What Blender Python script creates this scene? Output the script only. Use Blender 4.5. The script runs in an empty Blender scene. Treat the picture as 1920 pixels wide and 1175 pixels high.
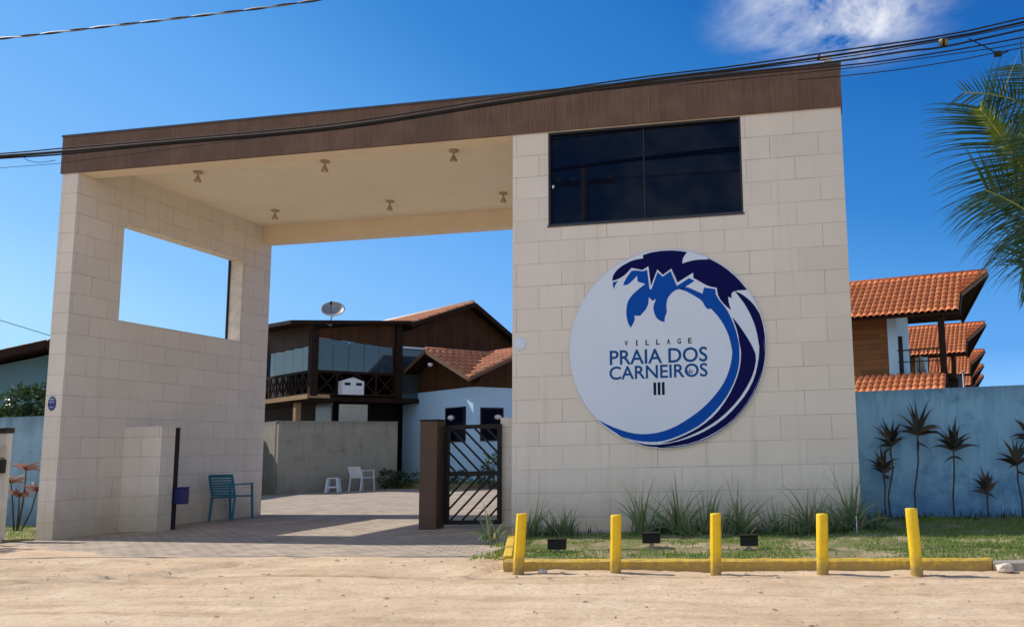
import bpy, bmesh, math, random
from mathutils import Vector, Matrix, noise
PI = math.pi
random.seed(7)
S = bpy.context.scene
COL = S.collection

# ------------------------------------------------------------------ camera
cam = bpy.data.cameras.new('camera')
camo = bpy.data.objects.new('camera', cam); COL.objects.link(camo)
RT = (0.98545345, 0.16826011, -0.02387528)
DN = (-0.04628527, 0.13055292, -0.99036034)
FW = (-0.16352115, 0.97705909, 0.13644179)
OC = (4.2409, -11.26395, 1.1)
camo.matrix_world = Matrix(((RT[0], -DN[0], -FW[0], OC[0]), (RT[1], -DN[1], -FW[1], OC[1]),
                            (RT[2], -DN[2], -FW[2], OC[2]), (0, 0, 0, 1)))
cam.sensor_width = 36; cam.sensor_fit = 'HORIZONTAL'
cam.lens = 1636.846 / 1920 * 36
cam.shift_x = -319.62 / 1920; cam.shift_y = 27.3 / 1920
cam.clip_start = 0.05; cam.clip_end = 3000
S.camera = camo

# ------------------------------------------------------------------ light
SUN = Vector((-1.0, 0.155, 1.02)).normalized()        # towards the sun
ELEV = math.asin(SUN.z); ROT = math.atan2(SUN.x, SUN.y)
w = bpy.data.worlds.new('World'); S.world = w; w.use_nodes = True
wn = w.node_tree.nodes; wl = w.node_tree.links
for n in list(wn): wn.remove(n)
out = wn.new('ShaderNodeOutputWorld'); bg = wn.new('ShaderNodeBackground')
bg.inputs['Strength'].default_value = 0.14
sky = wn.new('ShaderNodeTexSky'); sky.sky_type = 'NISHITA'; sky.sun_disc = False
sky.sun_elevation = ELEV; sky.sun_rotation = ROT
sky.air_density = 1.0; sky.dust_density = 0.3; sky.ozone_density = 2.5
# deepen the blue away from the sun: the sky's own blue channel indexes the hue
sep = wn.new('ShaderNodeSeparateColor'); wl.new(sky.outputs[0], sep.inputs[0])
dv = wn.new('ShaderNodeMath'); dv.operation = 'DIVIDE'; dv.inputs[1].default_value = 12.0; wl.new(sep.outputs[2], dv.inputs[0])
rp = wn.new('ShaderNodeValToRGB'); el = rp.color_ramp.elements
def lin(c): return tuple(((k/255+0.055)/1.055)**2.4 if k > 10 else k/255/12.92 for k in c) + (1,)
STOPS = [(3.2,(26,92,172)),(4.07,(36,112,194)),(4.28,(46,122,202)),(4.9,(57,135,213)),(5.88,(97,169,242)),(6.9,(124,187,253)),(7.71,(143,202,255)),(8.58,(174,226,255)),(11.5,(215,240,255))]
while len(el) < len(STOPS): el.new(0.5)
for e_, (p_, c_) in zip(el, STOPS): e_.position = p_/12.0
for e_, (p_, c_) in zip(el, STOPS): e_.color = lin(c_)
tz = wn.new('ShaderNodeTexCoord'); sz = wn.new('ShaderNodeSeparateXYZ'); wl.new(tz.outputs['Generated'], sz.inputs[0])
lo = wn.new('ShaderNodeMapRange'); lo.inputs[1].default_value = 0.10; lo.inputs[2].default_value = 0.0; lo.inputs[3].default_value = 0.0; lo.inputs[4].default_value = 0.34; wl.new(sz.outputs[2], lo.inputs[0])
ad = wn.new('ShaderNodeMath'); ad.operation = 'ADD'; wl.new(dv.outputs[0], ad.inputs[0]); wl.new(lo.outputs[0], ad.inputs[1])   # pale haze band at the horizon
wl.new(ad.outputs[0], rp.inputs[0])
EXPO = 0.38
hs = wn.new('ShaderNodeMix'); hs.data_type = 'RGBA'; hs.blend_type = 'MULTIPLY'; hs.clamp_result = False
hs.inputs[0].default_value = 1.0; kk = 1/(0.14*2**EXPO); hs.inputs[7].default_value = (kk, kk, kk, 1); wl.new(rp.outputs[0], hs.inputs[6])
# thin cirrus in one part of the sky
tc = wn.new('ShaderNodeTexCoord')
mp = wn.new('ShaderNodeMapping'); mp.inputs['Scale'].default_value = (9, 6, 15); mp.inputs['Rotation'].default_value = (0.2, 0.5, 0.3)
wl.new(tc.outputs['Generated'], mp.inputs['Vector'])
nz = wn.new('ShaderNodeTexNoise'); nz.inputs['Scale'].default_value = 1.0; nz.inputs['Detail'].default_value = 8; nz.inputs['Roughness'].default_value = 0.62; nz.inputs['Distortion'].default_value = 0.5
wl.new(mp.outputs[0], nz.inputs['Vector'])
CLD = Vector((0.020, 0.893, 0.455)).normalized()
sb = wn.new('ShaderNodeVectorMath'); sb.operation = 'SUBTRACT'; sb.inputs[1].default_value = CLD
wl.new(tc.outputs['Generated'], sb.inputs[0])
ml = wn.new('ShaderNodeVectorMath'); ml.operation = 'MULTIPLY'; ml.inputs[1].default_value = (9.5, 9.5, 22)
wl.new(sb.outputs[0], ml.inputs[0])
ln = wn.new('ShaderNodeVectorMath'); ln.operation = 'LENGTH'; wl.new(ml.outputs[0], ln.inputs[0])
mr = wn.new('ShaderNodeMapRange'); mr.inputs[1].default_value = 1.5; mr.inputs[2].default_value = 0.2; mr.interpolation_type = 'SMOOTHSTEP'
wl.new(ln.outputs['Value'], mr.inputs[0])
cr = wn.new('ShaderNodeMapRange'); cr.inputs[1].default_value = 0.40; cr.inputs[2].default_value = 0.66
wl.new(nz.outputs[0], cr.inputs[0])
mm = wn.new('ShaderNodeMath'); mm.operation = 'MULTIPLY'; wl.new(mr.outputs[0], mm.inputs[0]); wl.new(cr.outputs[0], mm.inputs[1])
m2 = wn.new('ShaderNodeMath'); m2.operation = 'MULTIPLY'; m2.inputs[1].default_value = 0.95; wl.new(mm.outputs[0], m2.inputs[0])
mx = wn.new('ShaderNodeMix'); mx.data_type = 'RGBA'; wl.new(m2.outputs[0], mx.inputs[0]); wl.new(hs.outputs[2], mx.inputs[6]); mx.inputs[7].default_value = (5.9, 5.9, 5.9, 1)
# broken cumulus added to the unseen sky behind the viewer, filling the shaded front
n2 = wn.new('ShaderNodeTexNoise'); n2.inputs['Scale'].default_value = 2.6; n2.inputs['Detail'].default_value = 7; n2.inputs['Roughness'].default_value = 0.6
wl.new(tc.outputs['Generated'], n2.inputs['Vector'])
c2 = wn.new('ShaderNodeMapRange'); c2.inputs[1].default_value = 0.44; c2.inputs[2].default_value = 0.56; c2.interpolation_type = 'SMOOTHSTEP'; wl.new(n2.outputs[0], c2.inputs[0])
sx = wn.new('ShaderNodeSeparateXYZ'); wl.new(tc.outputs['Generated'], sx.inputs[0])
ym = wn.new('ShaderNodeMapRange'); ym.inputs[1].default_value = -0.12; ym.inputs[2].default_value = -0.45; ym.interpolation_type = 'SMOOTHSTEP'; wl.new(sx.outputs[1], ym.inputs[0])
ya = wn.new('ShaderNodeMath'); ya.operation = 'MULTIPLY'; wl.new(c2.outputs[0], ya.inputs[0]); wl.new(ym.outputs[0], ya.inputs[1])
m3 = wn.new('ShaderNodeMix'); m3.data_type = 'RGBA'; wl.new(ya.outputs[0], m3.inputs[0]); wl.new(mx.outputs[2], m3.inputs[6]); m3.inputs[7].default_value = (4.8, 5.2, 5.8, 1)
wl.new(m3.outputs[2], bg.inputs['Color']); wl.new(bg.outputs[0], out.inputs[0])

sl = bpy.data.lights.new('sun', 'SUN'); sl.energy = 3.8; sl.angle = math.radians(0.53); sl.color = (1, 0.94, 0.85)
so = bpy.data.objects.new('sun', sl); COL.objects.link(so)
so.rotation_euler = SUN.to_track_quat('Z', 'Y').to_euler()
S.view_settings.view_transform = 'Standard'; S.view_settings.look = 'None'
S.view_settings.exposure = EXPO; S.view_settings.gamma = 1

# ------------------------------------------------------------------ helpers
class MB:
    def __init__(self): self.v = []; self.f = []; self.m = []; self.uv = []; self.sm = []
    def add(self, verts, faces, m=0, uvs=None, smooth=False):
        b = len(self.v); self.v += [tuple(p) for p in verts]
        for i, f in enumerate(faces):
            self.f.append(tuple(b + k for k in f)); self.m.append(m); self.uv.append(uvs[i] if uvs else None); self.sm.append(smooth)
        return self
    def box(self, x0, x1, y0, y1, z0, z1, m=0):
        vs = [(x0,y0,z0),(x1,y0,z0),(x1,y1,z0),(x0,y1,z0),(x0,y0,z1),(x1,y0,z1),(x1,y1,z1),(x0,y1,z1)]
        return self.add(vs, [(0,3,2,1),(4,5,6,7),(0,1,5,4),(1,2,6,5),(2,3,7,6),(3,0,4,7)], m)
    def bar(self, p, q, w, h=None, m=0):
        # rectangular bar from p to q
        h = h or w; p = Vector(p); q = Vector(q); d = (q - p).normalized()
        up = Vector((0,0,1)) if abs(d.z) < 0.99 else Vector((0,1,0))
        s = d.cross(up).normalized(); u = s.cross(d).normalized(); s *= w/2; u *= h/2
        vs = [p-s-u, p+s-u, p+s+u, p-s+u, q-s-u, q+s-u, q+s+u, q-s+u]
        return self.add(vs, [(0,1,2,3),(7,6,5,4),(4,5,1,0),(5,6,2,1),(6,7,3,2),(7,4,0,3)], m)
    def tube(self, pts, r, n=8, m=0, cap=True, smooth=True):
        pts = [Vector(p) for p in pts]; rs = r if isinstance(r, (list, tuple)) else [r]*len(pts)
        rings = []; ref = None
        for i, p in enumerate(pts):
            d = (pts[min(i+1, len(pts)-1)] - pts[max(i-1, 0)])
            d = d.normalized() if d.length > 0 else Vector((0,0,1))
            if ref is None:
                ref = d.cross(Vector((0,0,1)) if abs(d.z) < 0.9 else Vector((1,0,0))).normalized()
            s = (ref - d*ref.dot(d)).normalized(); ref = s; u = d.cross(s)
            rings.append([p + (s*math.cos(2*PI*k/n) + u*math.sin(2*PI*k/n))*rs[i] for k in range(n)])
        vs = [q for rg in rings for q in rg]; fs = []
        for i in range(len(rings)-1):
            for k in range(n):
                fs.append((i*n+k, i*n+(k+1) % n, (i+1)*n+(k+1) % n, (i+1)*n+k))
        self.add(vs, fs, m, None, smooth)
        if cap:
            b = len(self.v) - len(vs)
            self.f.append(tuple(b+k for k in reversed(range(n)))); self.m.append(m); self.uv.append(None); self.sm.append(False)
            self.f.append(tuple(b+len(vs)-n+k for k in range(n))); self.m.append(m); self.uv.append(None); self.sm.append(False)
        return self
    def lathe(self, c, prof, n=20, m=0, axis='z', smooth=True):
        c = Vector(c); vs = []; fs = []
        for r, h in prof:
            for k in range(n):
                a = 2*PI*k/n; x, y = r*math.cos(a), r*math.sin(a)
                vs.append(c + (Vector((x,y,h)) if axis == 'z' else Vector((x,h,y)) if axis == 'y' else Vector((h,x,y))))
        for i in range(len(prof)-1):
            for k in range(n): fs.append((i*n+k, i*n+(k+1) % n, (i+1)*n+(k+1) % n, (i+1)*n+k))
        return self.add(vs, fs, m, None, smooth)
    def prism(self, poly, d, m=0):
        # poly: list of 3-D points (planar), d: extrusion vector
        n = len(poly); d = Vector(d); a = [Vector(p) for p in poly]; b = [p + d for p in a]
        fs = [tuple(range(n)), tuple(reversed(range(n, 2*n)))] + [(i, n+i, n+(i+1) % n, (i+1) % n) for i in range(n)]
        return self.add(a+b, fs, m)
    def quad(self, a, b, c, d, m=0): return self.add([a,b,c,d], [(0,1,2,3)], m)
    def build(self, name, mats, parent=None, bevel=0, fix=False):
        me = bpy.data.meshes.new(name); me.from_pydata(self.v, [], self.f)
        mats = mats if isinstance(mats, (list, tuple)) else [mats]
        for k in mats: me.materials.append(k)
        for p, k, s in zip(me.polygons, self.m, self.sm): p.material_index = k; p.use_smooth = s
        uvl = me.uv_layers.new(name='UVMap'); me.update()
        for p, u in zip(me.polygons, self.uv):
            n = p.normal
            for j, li in enumerate(p.loop_indices):
                if u: uvl.data[li].uv = u[j]; continue
                c = me.vertices[me.loops[li].vertex_index].co
                if abs(n.z) > 0.75: uvl.data[li].uv = (c.x, c.y)
                elif abs(n.x) > abs(n.y): uvl.data[li].uv = (c.y, c.z)
                else: uvl.data[li].uv = (c.x, c.z)
        if fix:
            bm = bmesh.new(); bm.from_mesh(me); bmesh.ops.recalc_face_normals(bm, faces=bm.faces); bm.to_mesh(me); bm.free()
        o = bpy.data.objects.new(name, me); COL.objects.link(o)
        if parent: o.parent = parent
        if bevel:
            md = o.modifiers.new('bevel', 'BEVEL'); md.width = bevel; md.segments = 2; md.limit_method = 'ANGLE'
        return o

def tag(o, label, cat, group=None, kind=None):
    if label: o['label'] = label
    if cat: o['category'] = cat
    if group: o['group'] = group
    if kind: o['kind'] = kind
    return o
def thing(name, label, cat, loc=(0,0,0), rz=0, group=None):
    o = bpy.data.objects.new(name, None); COL.objects.link(o); o.empty_display_size = 0.1
    o.location = loc; o.rotation_euler = (0, 0, rz)
    return tag(o, label, cat, group)
def dup(root, loc=None, rz=None, label=None, scale=None):
    r = root.copy(); COL.objects.link(r)
    if loc is not None: r.location = loc
    if rz is not None: r.rotation_euler = (0, 0, rz)
    if scale: r.scale = (scale,)*3
    if label: r['label'] = label
    for ch in list(root.children):
        c = ch.copy(); COL.objects.link(c); c.parent = r
        for g in list(ch.children):
            d = g.copy(); COL.objects.link(d); d.parent = c
    return r

# ------------------------------------------------------------------ materials
class NT:
    def __init__(self, name):
        self.mat = bpy.data.materials.new(name); self.mat.use_nodes = True
        self.t = self.mat.node_tree; self.n = self.t.nodes; self.l = self.t.links
        self.b = self.n['Principled BSDF']
    def new(self, t, **kw):
        nd = self.n.new(t)
        for k, v in kw.items():
            if k in nd.inputs: nd.inputs[k].default_value = v
            else: setattr(nd, k, v)
        return nd
    def link(self, a, b): self.l.new(a, b)
    def coord(self, which='Object', scale=(1,1,1), loc=(0,0,0), rot=(0,0,0)):
        if which == 'Position': c = self.new('ShaderNodeNewGeometry').outputs['Position']
        else: c = self.new('ShaderNodeTexCoord').outputs[which]
        m = self.new('ShaderNodeMapping'); m.inputs['Scale'].default_value = scale; m.inputs['Location'].default_value = loc; m.inputs['Rotation'].default_value = rot
        self.link(c, m.inputs['Vector']); return m.outputs[0]
    def noise(self, vec, scale=5, detail=5, rough=0.6, dist=0):
        n = self.new('ShaderNodeTexNoise', Scale=scale, Detail=detail, Roughness=rough, Distortion=dist)
        self.link(vec, n.inputs['Vector']); return n.outputs[0]
    def rng(self, v, a, b, c=0, d=1):
        m = self.new('ShaderNodeMapRange'); m.inputs[1].default_value = a; m.inputs[2].default_value = b; m.inputs[3].default_value = c; m.inputs[4].default_value = d
        self.link(v, m.inputs[0]); return m.outputs[0]
    def mix(self, f, a, b, mode='MIX'):
        m = self.new('ShaderNodeMix', data_type='RGBA', blend_type=mode)
        for s, k in ((f, 0), (a, 6), (b, 7)):
            if hasattr(s, 'links'): self.link(s, m.inputs[k])
            elif k == 0: m.inputs[0].default_value = s
            else: m.inputs[k].default_value = (*s, 1)
        return m.outputs[2]
    def math(self, op, a, b=0.0):
        m = self.new('ShaderNodeMath', operation=op)
        for s, k in ((a, 0), (b, 1)):
            if hasattr(s, 'links'): self.link(s, m.inputs[k])
            else: m.inputs[k].default_value = s
        return m.outputs[0]
    def bump(self, h, strength=0.3, dist=0.01, prev=None):
        b = self.new('ShaderNodeBump', Strength=strength, Distance=dist); self.link(h, b.inputs['Height'])
        if prev: self.link(prev, b.inputs['Normal'])
        return b.outputs[0]
    def done(self, col=None, rough=0.7, nrm=None, metal=0, spec=0.5):
        if col is not None:
            if hasattr(col, 'links'): self.link(col, self.b.inputs['Base Color'])
            else: self.b.inputs['Base Color'].default_value = (*col, 1)
        if hasattr(rough, 'links'): self.link(rough, self.b.inputs['Roughness'])
        else: self.b.inputs['Roughness'].default_value = rough
        self.b.inputs['Metallic'].default_value = metal
        self.b.inputs['Specular IOR Level'].default_value = spec
        if nrm: self.link(nrm, self.b.inputs['Normal'])
        return self.mat

def plain(name, c, c2=None, scale=4, rough=0.6, bump=0.0, bscale=60, metal=0, spec=0.5, which='Object', stretch=(1,1,1)):
    t = NT(name); v = t.coord(which, stretch)
    c2 = c2 or tuple(k*0.8 for k in c)
    f = t.rng(t.noise(v, scale, 6, 0.65), 0.35, 0.68)
    col = t.mix(f, c, c2); nr = t.bump(t.noise(v, bscale, 4), bump, 0.01) if bump else None
    return t.done(col, rough, nr, metal, spec)

def tile_material(name, loc=(0,0,0), base=(0.78,0.71,0.605), var=(0.725,0.66,0.56)):
    t = NT(name); uv = t.coord('UV', loc=loc)
    br = t.new('ShaderNodeTexBrick', offset=0.5, offset_frequency=2, squash=1.0)
    br.inputs['Scale'].default_value = 1; br.inputs['Brick Width'].default_value = 0.643; br.inputs['Row Height'].default_value = 0.31
    br.inputs['Mortar Size'].default_value = 0.0035; br.inputs['Mortar Smooth'].default_value = 0.2
    br.inputs['Color1'].default_value = (*base,1); br.inputs['Color2'].default_value = (*var,1); br.inputs['Mortar'].default_value = (*[k*0.80 for k in var],1)
    t.link(uv, br.inputs['Vector'])
    pos = t.coord('Position')
    cl = t.rng(t.noise(pos, 1.1, 6, 0.6), 0.3, 0.75, 0.0, 0.24)
    jd = t.math('MULTIPLY', br.outputs['Fac'], t.rng(t.noise(pos, 1.7, 3, 0.6), 0.40, 0.66, 0.0, 0.75))
    c1 = t.mix(jd, br.outputs['Color'], (0.11,0.09,0.07))
    c1 = t.mix(cl, c1, (0.48,0.42,0.34))
    st = t.coord('Position', (7, 7, 0.35))
    streak = t.rng(t.noise(st, 1.0, 5, 0.7), 0.54, 0.8, 0.0, 0.32)
    c1 = t.mix(streak, c1, (0.36,0.31,0.25))
    # rain-splashed earth on the lowest courses
    sp = t.new('ShaderNodeSeparateXYZ'); g = t.new('ShaderNodeNewGeometry'); t.link(g.outputs['Position'], sp.inputs[0])
    hz = t.math('ADD', sp.outputs[2], t.rng(t.noise(pos, 4, 6, 0.7), 0.2, 0.8, -0.3, 0.25))
    dirt = t.rng(hz, 0.75, 0.0, 0.0, 0.62)
    c1 = t.mix(dirt, c1, (0.46,0.34,0.185))
    hh = t.math('ADD', t.math('MULTIPLY', br.outputs['Fac'], -1.0), t.math('MULTIPLY', t.noise(pos, 30, 4), 0.08))
    return t.done(c1, 0.62, t.bump(hh, 0.35, 0.006), 0, 0.35)

def plank_material(name, c1, c2, width=0.38, row=30.0, gap=0.004, vertical=True, rough=0.55, dark=(0.02,0.013,0.01), spec=0.2):
    t = NT(name); uv = t.coord('UV', rot=(0,0,0))
    br = t.new('ShaderNodeTexBrick', offset=0.37, offset_frequency=2)
    br.inputs['Scale'].default_value = 1
    br.inputs['Brick Width'].default_value = width if vertical else row; br.inputs['Row Height'].default_value = row if vertical else width
    br.inputs['Mortar Size'].default_value = gap; br.inputs['Color1'].default_value = (*c1,1); br.inputs['Color2'].default_value = (*c2,1); br.inputs['Mortar'].default_value = (*dark,1)
    t.link(uv, br.inputs['Vector'])
    gv = t.coord('UV', (60,1.6,1) if vertical else (1.6,60,1))
    gr = t.rng(t.noise(gv, 1.0, 7, 0.75, 0.4), 0.32, 0.66, 0.0, 0.9)
    col = t.mix(gr, br.outputs['Color'], tuple(k*0.42 for k in c1))
    bl = t.rng(t.noise(t.coord('UV'), 2.2, 5, 0.6), 0.45, 0.75, 0, 0.35)
    col = t.mix(bl, col, tuple(k*1.5+0.01 for k in c2))
    return t.done(col, rough, t.bump(t.math('SUBTRACT', gr, t.math('MULTIPLY', br.outputs['Fac'], 2.0)), 0.25, 0.004), 0, spec)

def roof_tile_material(name, a=(0.86,0.285,0.105), b=(0.70,0.21,0.078)):
    t = NT(name); uv = t.coord('UV')
    br = t.new('ShaderNodeTexBrick', offset=0.0)
    br.inputs['Scale'].default_value = 1; br.inputs['Brick Width'].default_value = 0.24; br.inputs['Row Height'].default_value = 0.36
    br.inputs['Mortar Size'].default_value = 0.016; br.inputs['Mortar Smooth'].default_value = 0.6; br.inputs['Color1'].default_value = (*a,1); br.inputs['Color2'].default_value = (*b,1); br.inputs['Mortar'].default_value = (0.10,0.035,0.02,1)  # dark joint colour paints the shade in the grooves between tiles
    t.link(uv, br.inputs['Vector'])
    f = t.rng(t.noise(uv, 2.2, 7, 0.75), 0.45, 0.7, 0, 0.5)
    col = t.mix(f, br.outputs['Color'], (0.34,0.14,0.08))
    f2 = t.rng(t.noise(uv, 25, 4, 0.7), 0.55, 0.8, 0, 0.4)
    col = t.mix(f2, col, (0.55,0.28,0.16))
    return t.done(col, 0.85, t.bump(t.noise(uv, 60, 3), 0.2, 0.005), 0, 0.2)

def leaf_material(name, a, b, trans=0.25, rough=0.5, dry=None):
    t = NT(name); g = t.new('ShaderNodeNewGeometry')
    v = t.coord('Object')
    f = t.math('ADD', t.math('MULTIPLY', g.outputs['Random Per Island'], 0.7), t.math('MULTIPLY', t.noise(v, 6, 3), 0.35))
    col = t.mix(f, a, b)
    if dry: col = t.mix(t.math('GREATER_THAN', t.math('FRACT', t.math('MULTIPLY', g.outputs['Random Per Island'], 7.31)), 0.86), col, dry)
    t.done(col, rough, None, 0, 0.4)
    if trans:
        tr = t.new('ShaderNodeBsdfTranslucent'); t.link(t.mix(0.5, col, tuple(min(1, k*2.2) for k in b)), tr.inputs[0])
        ms = t.new('ShaderNodeMixShader'); ms.inputs[0].default_value = trans
        t.link(t.b.outputs[0], ms.inputs[1]); t.link(tr.outputs[0], ms.inputs[2])
        t.link(ms.outputs[0], t.n['Material Output'].inputs[0])
    return t.mat

M = {}
M['tile'] = tile_material('cream_stone_tile', (-0.0585, 0.064, 0))
M['plaster'] = plain('beige_plaster', (0.82,0.70,0.53), (0.76,0.64,0.47), 2.0, 0.85, 0.15, 90)
M['ceiling'] = plain('ceiling_plaster', (0.86,0.77,0.61), (0.81,0.72,0.56), 1.2, 0.85, 0.1, 90)
M['white_plaster'] = plain('white_plaster', (0.78,0.72,0.62), (0.6,0.53,0.44), 6, 0.8, 0.3, 60)
M['fascia'] = plank_material('brown_wood_look_cladding', (0.205,0.118,0.075), (0.160,0.095,0.064), 0.378, gap=0.002)
M['cap'] = plain('dark_metal_cap', (0.05,0.05,0.055), None, 5, 0.4)
M['black'] = plain('black_metal', (0.010,0.009,0.008), (0.018,0.015,0.012), 12, 0.55, 0.05, spec=0.25)
M['darkglass'] = NT('dark_tinted_glass').done((0.003,0.005,0.014), 0.03, None, 0, 0.22)
M['blackframe'] = plain('black_window_frame', (0.01,0.01,0.012), None, 8, 0.35)
M['signwhite'] = plain('sign_white', (0.66,0.74,0.84), (0.63,0.71,0.82), 1.5, 0.45)
M['signnavy'] = plain('sign_navy', (0.002,0.003,0.075), (0.002,0.003,0.065), 3, 0.6, spec=0.1)
M['signblue'] = plain('sign_blue', (0.002,0.075,0.40), (0.002,0.068,0.37), 3, 0.6, spec=0.1)
M['signtext'] = plain('sign_text_blue', (0.008,0.085,0.27), (0.008,0.078,0.25), 3, 0.6, spec=0.1)
M['yellow'] = None
def yellow_paint():
    t = NT('yellow_paint'); p = t.coord('Position')
    n = t.rng(t.noise(p, 14, 7, 0.7), 0.35, 0.7)
    col = t.mix(n, (0.92,0.60,0.012), (0.80,0.48,0.010))
    sp = t.new('ShaderNodeSeparateXYZ'); g = t.new('ShaderNodeNewGeometry'); t.link(g.outputs['Position'], sp.inputs[0])
    hz = t.math('ADD', sp.outputs[2], t.rng(t.noise(p, 18, 6, 0.75), 0.25, 0.75, -0.10, 0.09))
    col = t.mix(t.rng(hz, 0.17, 0.0, 0.0, 0.9), col, (0.30,0.20,0.07))
    ch = t.rng(t.noise(p, 32, 6, 0.75), 0.60, 0.66, 0, 0.75)
    col = t.mix(ch, col, (0.42,0.30,0.10))
    return t.done(col, 0.55, t.bump(t.noise(p, 70, 4), 0.25, 0.008), 0, 0.4)
M['yellow'] = yellow_paint()
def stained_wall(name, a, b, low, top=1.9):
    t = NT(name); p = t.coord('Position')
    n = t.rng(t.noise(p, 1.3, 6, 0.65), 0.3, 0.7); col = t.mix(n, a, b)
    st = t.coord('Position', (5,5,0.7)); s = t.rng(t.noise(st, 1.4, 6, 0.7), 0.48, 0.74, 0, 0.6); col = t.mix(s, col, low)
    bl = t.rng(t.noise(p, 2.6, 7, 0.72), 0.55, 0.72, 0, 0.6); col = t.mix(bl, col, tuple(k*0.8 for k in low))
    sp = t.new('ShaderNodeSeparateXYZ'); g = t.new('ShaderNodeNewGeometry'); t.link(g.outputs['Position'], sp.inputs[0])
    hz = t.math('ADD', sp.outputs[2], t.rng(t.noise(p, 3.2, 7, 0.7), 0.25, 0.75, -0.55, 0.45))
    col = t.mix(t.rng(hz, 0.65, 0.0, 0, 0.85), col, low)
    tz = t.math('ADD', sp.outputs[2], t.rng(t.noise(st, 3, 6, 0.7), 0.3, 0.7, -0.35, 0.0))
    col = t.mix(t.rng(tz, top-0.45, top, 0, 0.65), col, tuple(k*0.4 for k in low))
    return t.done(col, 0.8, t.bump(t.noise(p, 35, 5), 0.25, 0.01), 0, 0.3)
M['bluewall'] = stained_wall('weathered_blue_paint', (0.29,0.53,0.68), (0.25,0.48,0.64), (0.075,0.21,0.40))
M['palewall'] = stained_wall('weathered_pale_blue_paint', (0.27,0.42,0.52), (0.22,0.36,0.47), (0.12,0.20,0.27))
M['booth'] = plain('light_blue_paint', (0.46,0.68,0.84), (0.42,0.64,0.80), 1.5, 0.75, 0.1)
M['teal_wall'] = plain('teal_paint', (0.11,0.24,0.28), (0.09,0.20,0.24), 1.5, 0.8)
M['rooftile'] = roof_tile_material('clay_roof_tile')
M['rooftile_pale'] = roof_tile_material('aged_clay_roof_tile', (0.56,0.235,0.125), (0.44,0.165,0.085))
M['ridge'] = plain('pale_ridge_mortar', (0.62,0.56,0.50), (0.5,0.42,0.36), 8, 0.85)
M['darkwood'] = plank_material('dark_wood_boards', (0.105,0.046,0.020), (0.060,0.028,0.014), 0.14, spec=0.1)
M['darkbeam'] = plain('dark_wood_beam', (0.030,0.016,0.009), (0.018,0.010,0.006), 6, 0.7, spec=0.12)
M['brownbeam'] = plain('brown_wood_beam', (0.16,0.085,0.04), (0.11,0.06,0.03), 6, 0.6)
M['housewood'] = plank_material('orange_brown_planks', (0.36,0.155,0.045), (0.17,0.075,0.03), 0.16, 1.6, 0.006, False)
M['beam_tan'] = plain('tan_wood', (0.40,0.25,0.13), (0.3,0.18,0.09), 5, 0.6)
M['pillar'] = plain('rusty_brown_panel', (0.105,0.052,0.026), (0.07,0.036,0.02), 3, 0.6, 0.1, 50)
M['glasshouse'] = NT('terrace_glass').done((0.035,0.055,0.07), 0.03, None, 0, 0.9)
M['darkroom'] = plain('dark_interior', (0.012,0.011,0.011), None, 3, 0.8)
M['white_plastic'] = plain('white_plastic', (0.74,0.75,0.78), (0.68,0.69,0.72), 6, 0.4)
M['white_paint'] = plain('white_paint', (0.76,0.76,0.76), (0.66,0.66,0.66), 6, 0.5)
M['teal'] = plain('teal_paint_metal', (0.02,0.19,0.27), (0.017,0.16,0.235), 6, 0.4)
M['bluebox'] = plain('blue_plastic', (0.015,0.02,0.13), None, 6, 0.4)
M['concrete'] = plain('concrete', (0.42,0.38,0.32), (0.30,0.27,0.22), 4, 0.9, 0.4, 50)
M['greypost'] = plain('pale_grey_plaster', (0.55,0.53,0.48), (0.42,0.39,0.34), 3, 0.85, 0.2, 50)
M['cable'] = plain('black_cable_sheath', (0.016,0.016,0.018), (0.028,0.028,0.029), 3, 0.75, spec=0.2)
M['wire_grey'] = plain('bare_aluminium_wire', (0.26,0.27,0.29), (0.18,0.18,0.2), 9, 0.55, metal=0.4)
M['lampbrown'] = plain('lamp_bronze', (0.48,0.36,0.24), None, 6, 0.45)
M['lampglass'] = plain('lamp_glass', (0.62,0.52,0.40), None, 6, 0.2)
M['plaque'] = plain('plaque_blue', (0.035,0.06,0.22), None, 6, 0.35)
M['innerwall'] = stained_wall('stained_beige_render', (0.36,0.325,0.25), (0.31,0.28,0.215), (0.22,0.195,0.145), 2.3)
M['cord'] = leaf_material('dark_maroon_leaf', (0.014,0.017,0.012), (0.045,0.034,0.022), 0.1, 0.4, dry=(0.09,0.055,0.03))
M['stem'] = plain('grey_brown_stem', (0.05,0.04,0.035), (0.08,0.065,0.05), 20, 0.9)
M['blade'] = leaf_material('clump_grass_leaf', (0.035,0.085,0.02), (0.28,0.34,0.17), 0.25, dry=(0.36,0.28,0.15))
M['lawn'] = leaf_material('lawn_blade', (0.07,0.16,0.02), (0.20,0.29,0.055), 0.25, 0.6, dry=(0.34,0.28,0.12))
M['palm_leaf'] = leaf_material('palm_leaflet', (0.016,0.055,0.022), (0.036,0.082,0.03), 0.2, 0.35)
M['palm_young'] = leaf_material('young_palm_leaflet', (0.12,0.20,0.02), (0.25,0.30,0.03), 0.4, 0.35)
M['rachis'] = plain('palm_rachis', (0.28,0.30,0.05), (0.2,0.24,0.05), 8, 0.5)
M['trunk'] = plain('palm_trunk', (0.22,0.18,0.14), (0.14,0.115,0.09), 6, 0.9, 0.5, 30)
M['bush_dark'] = leaf_material('dark_green_leaf', (0.012,0.035,0.012), (0.05,0.085,0.025), 0.2, 0.35)
M['bush_light'] = leaf_material('bright_green_leaf', (0.09,0.17,0.02), (0.20,0.28,0.05), 0.3, 0.4)
M['pink_leaf'] = leaf_material('pink_leaf', (0.22,0.06,0.06), (0.36,0.22,0.16), 0.2, 0.5)
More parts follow.
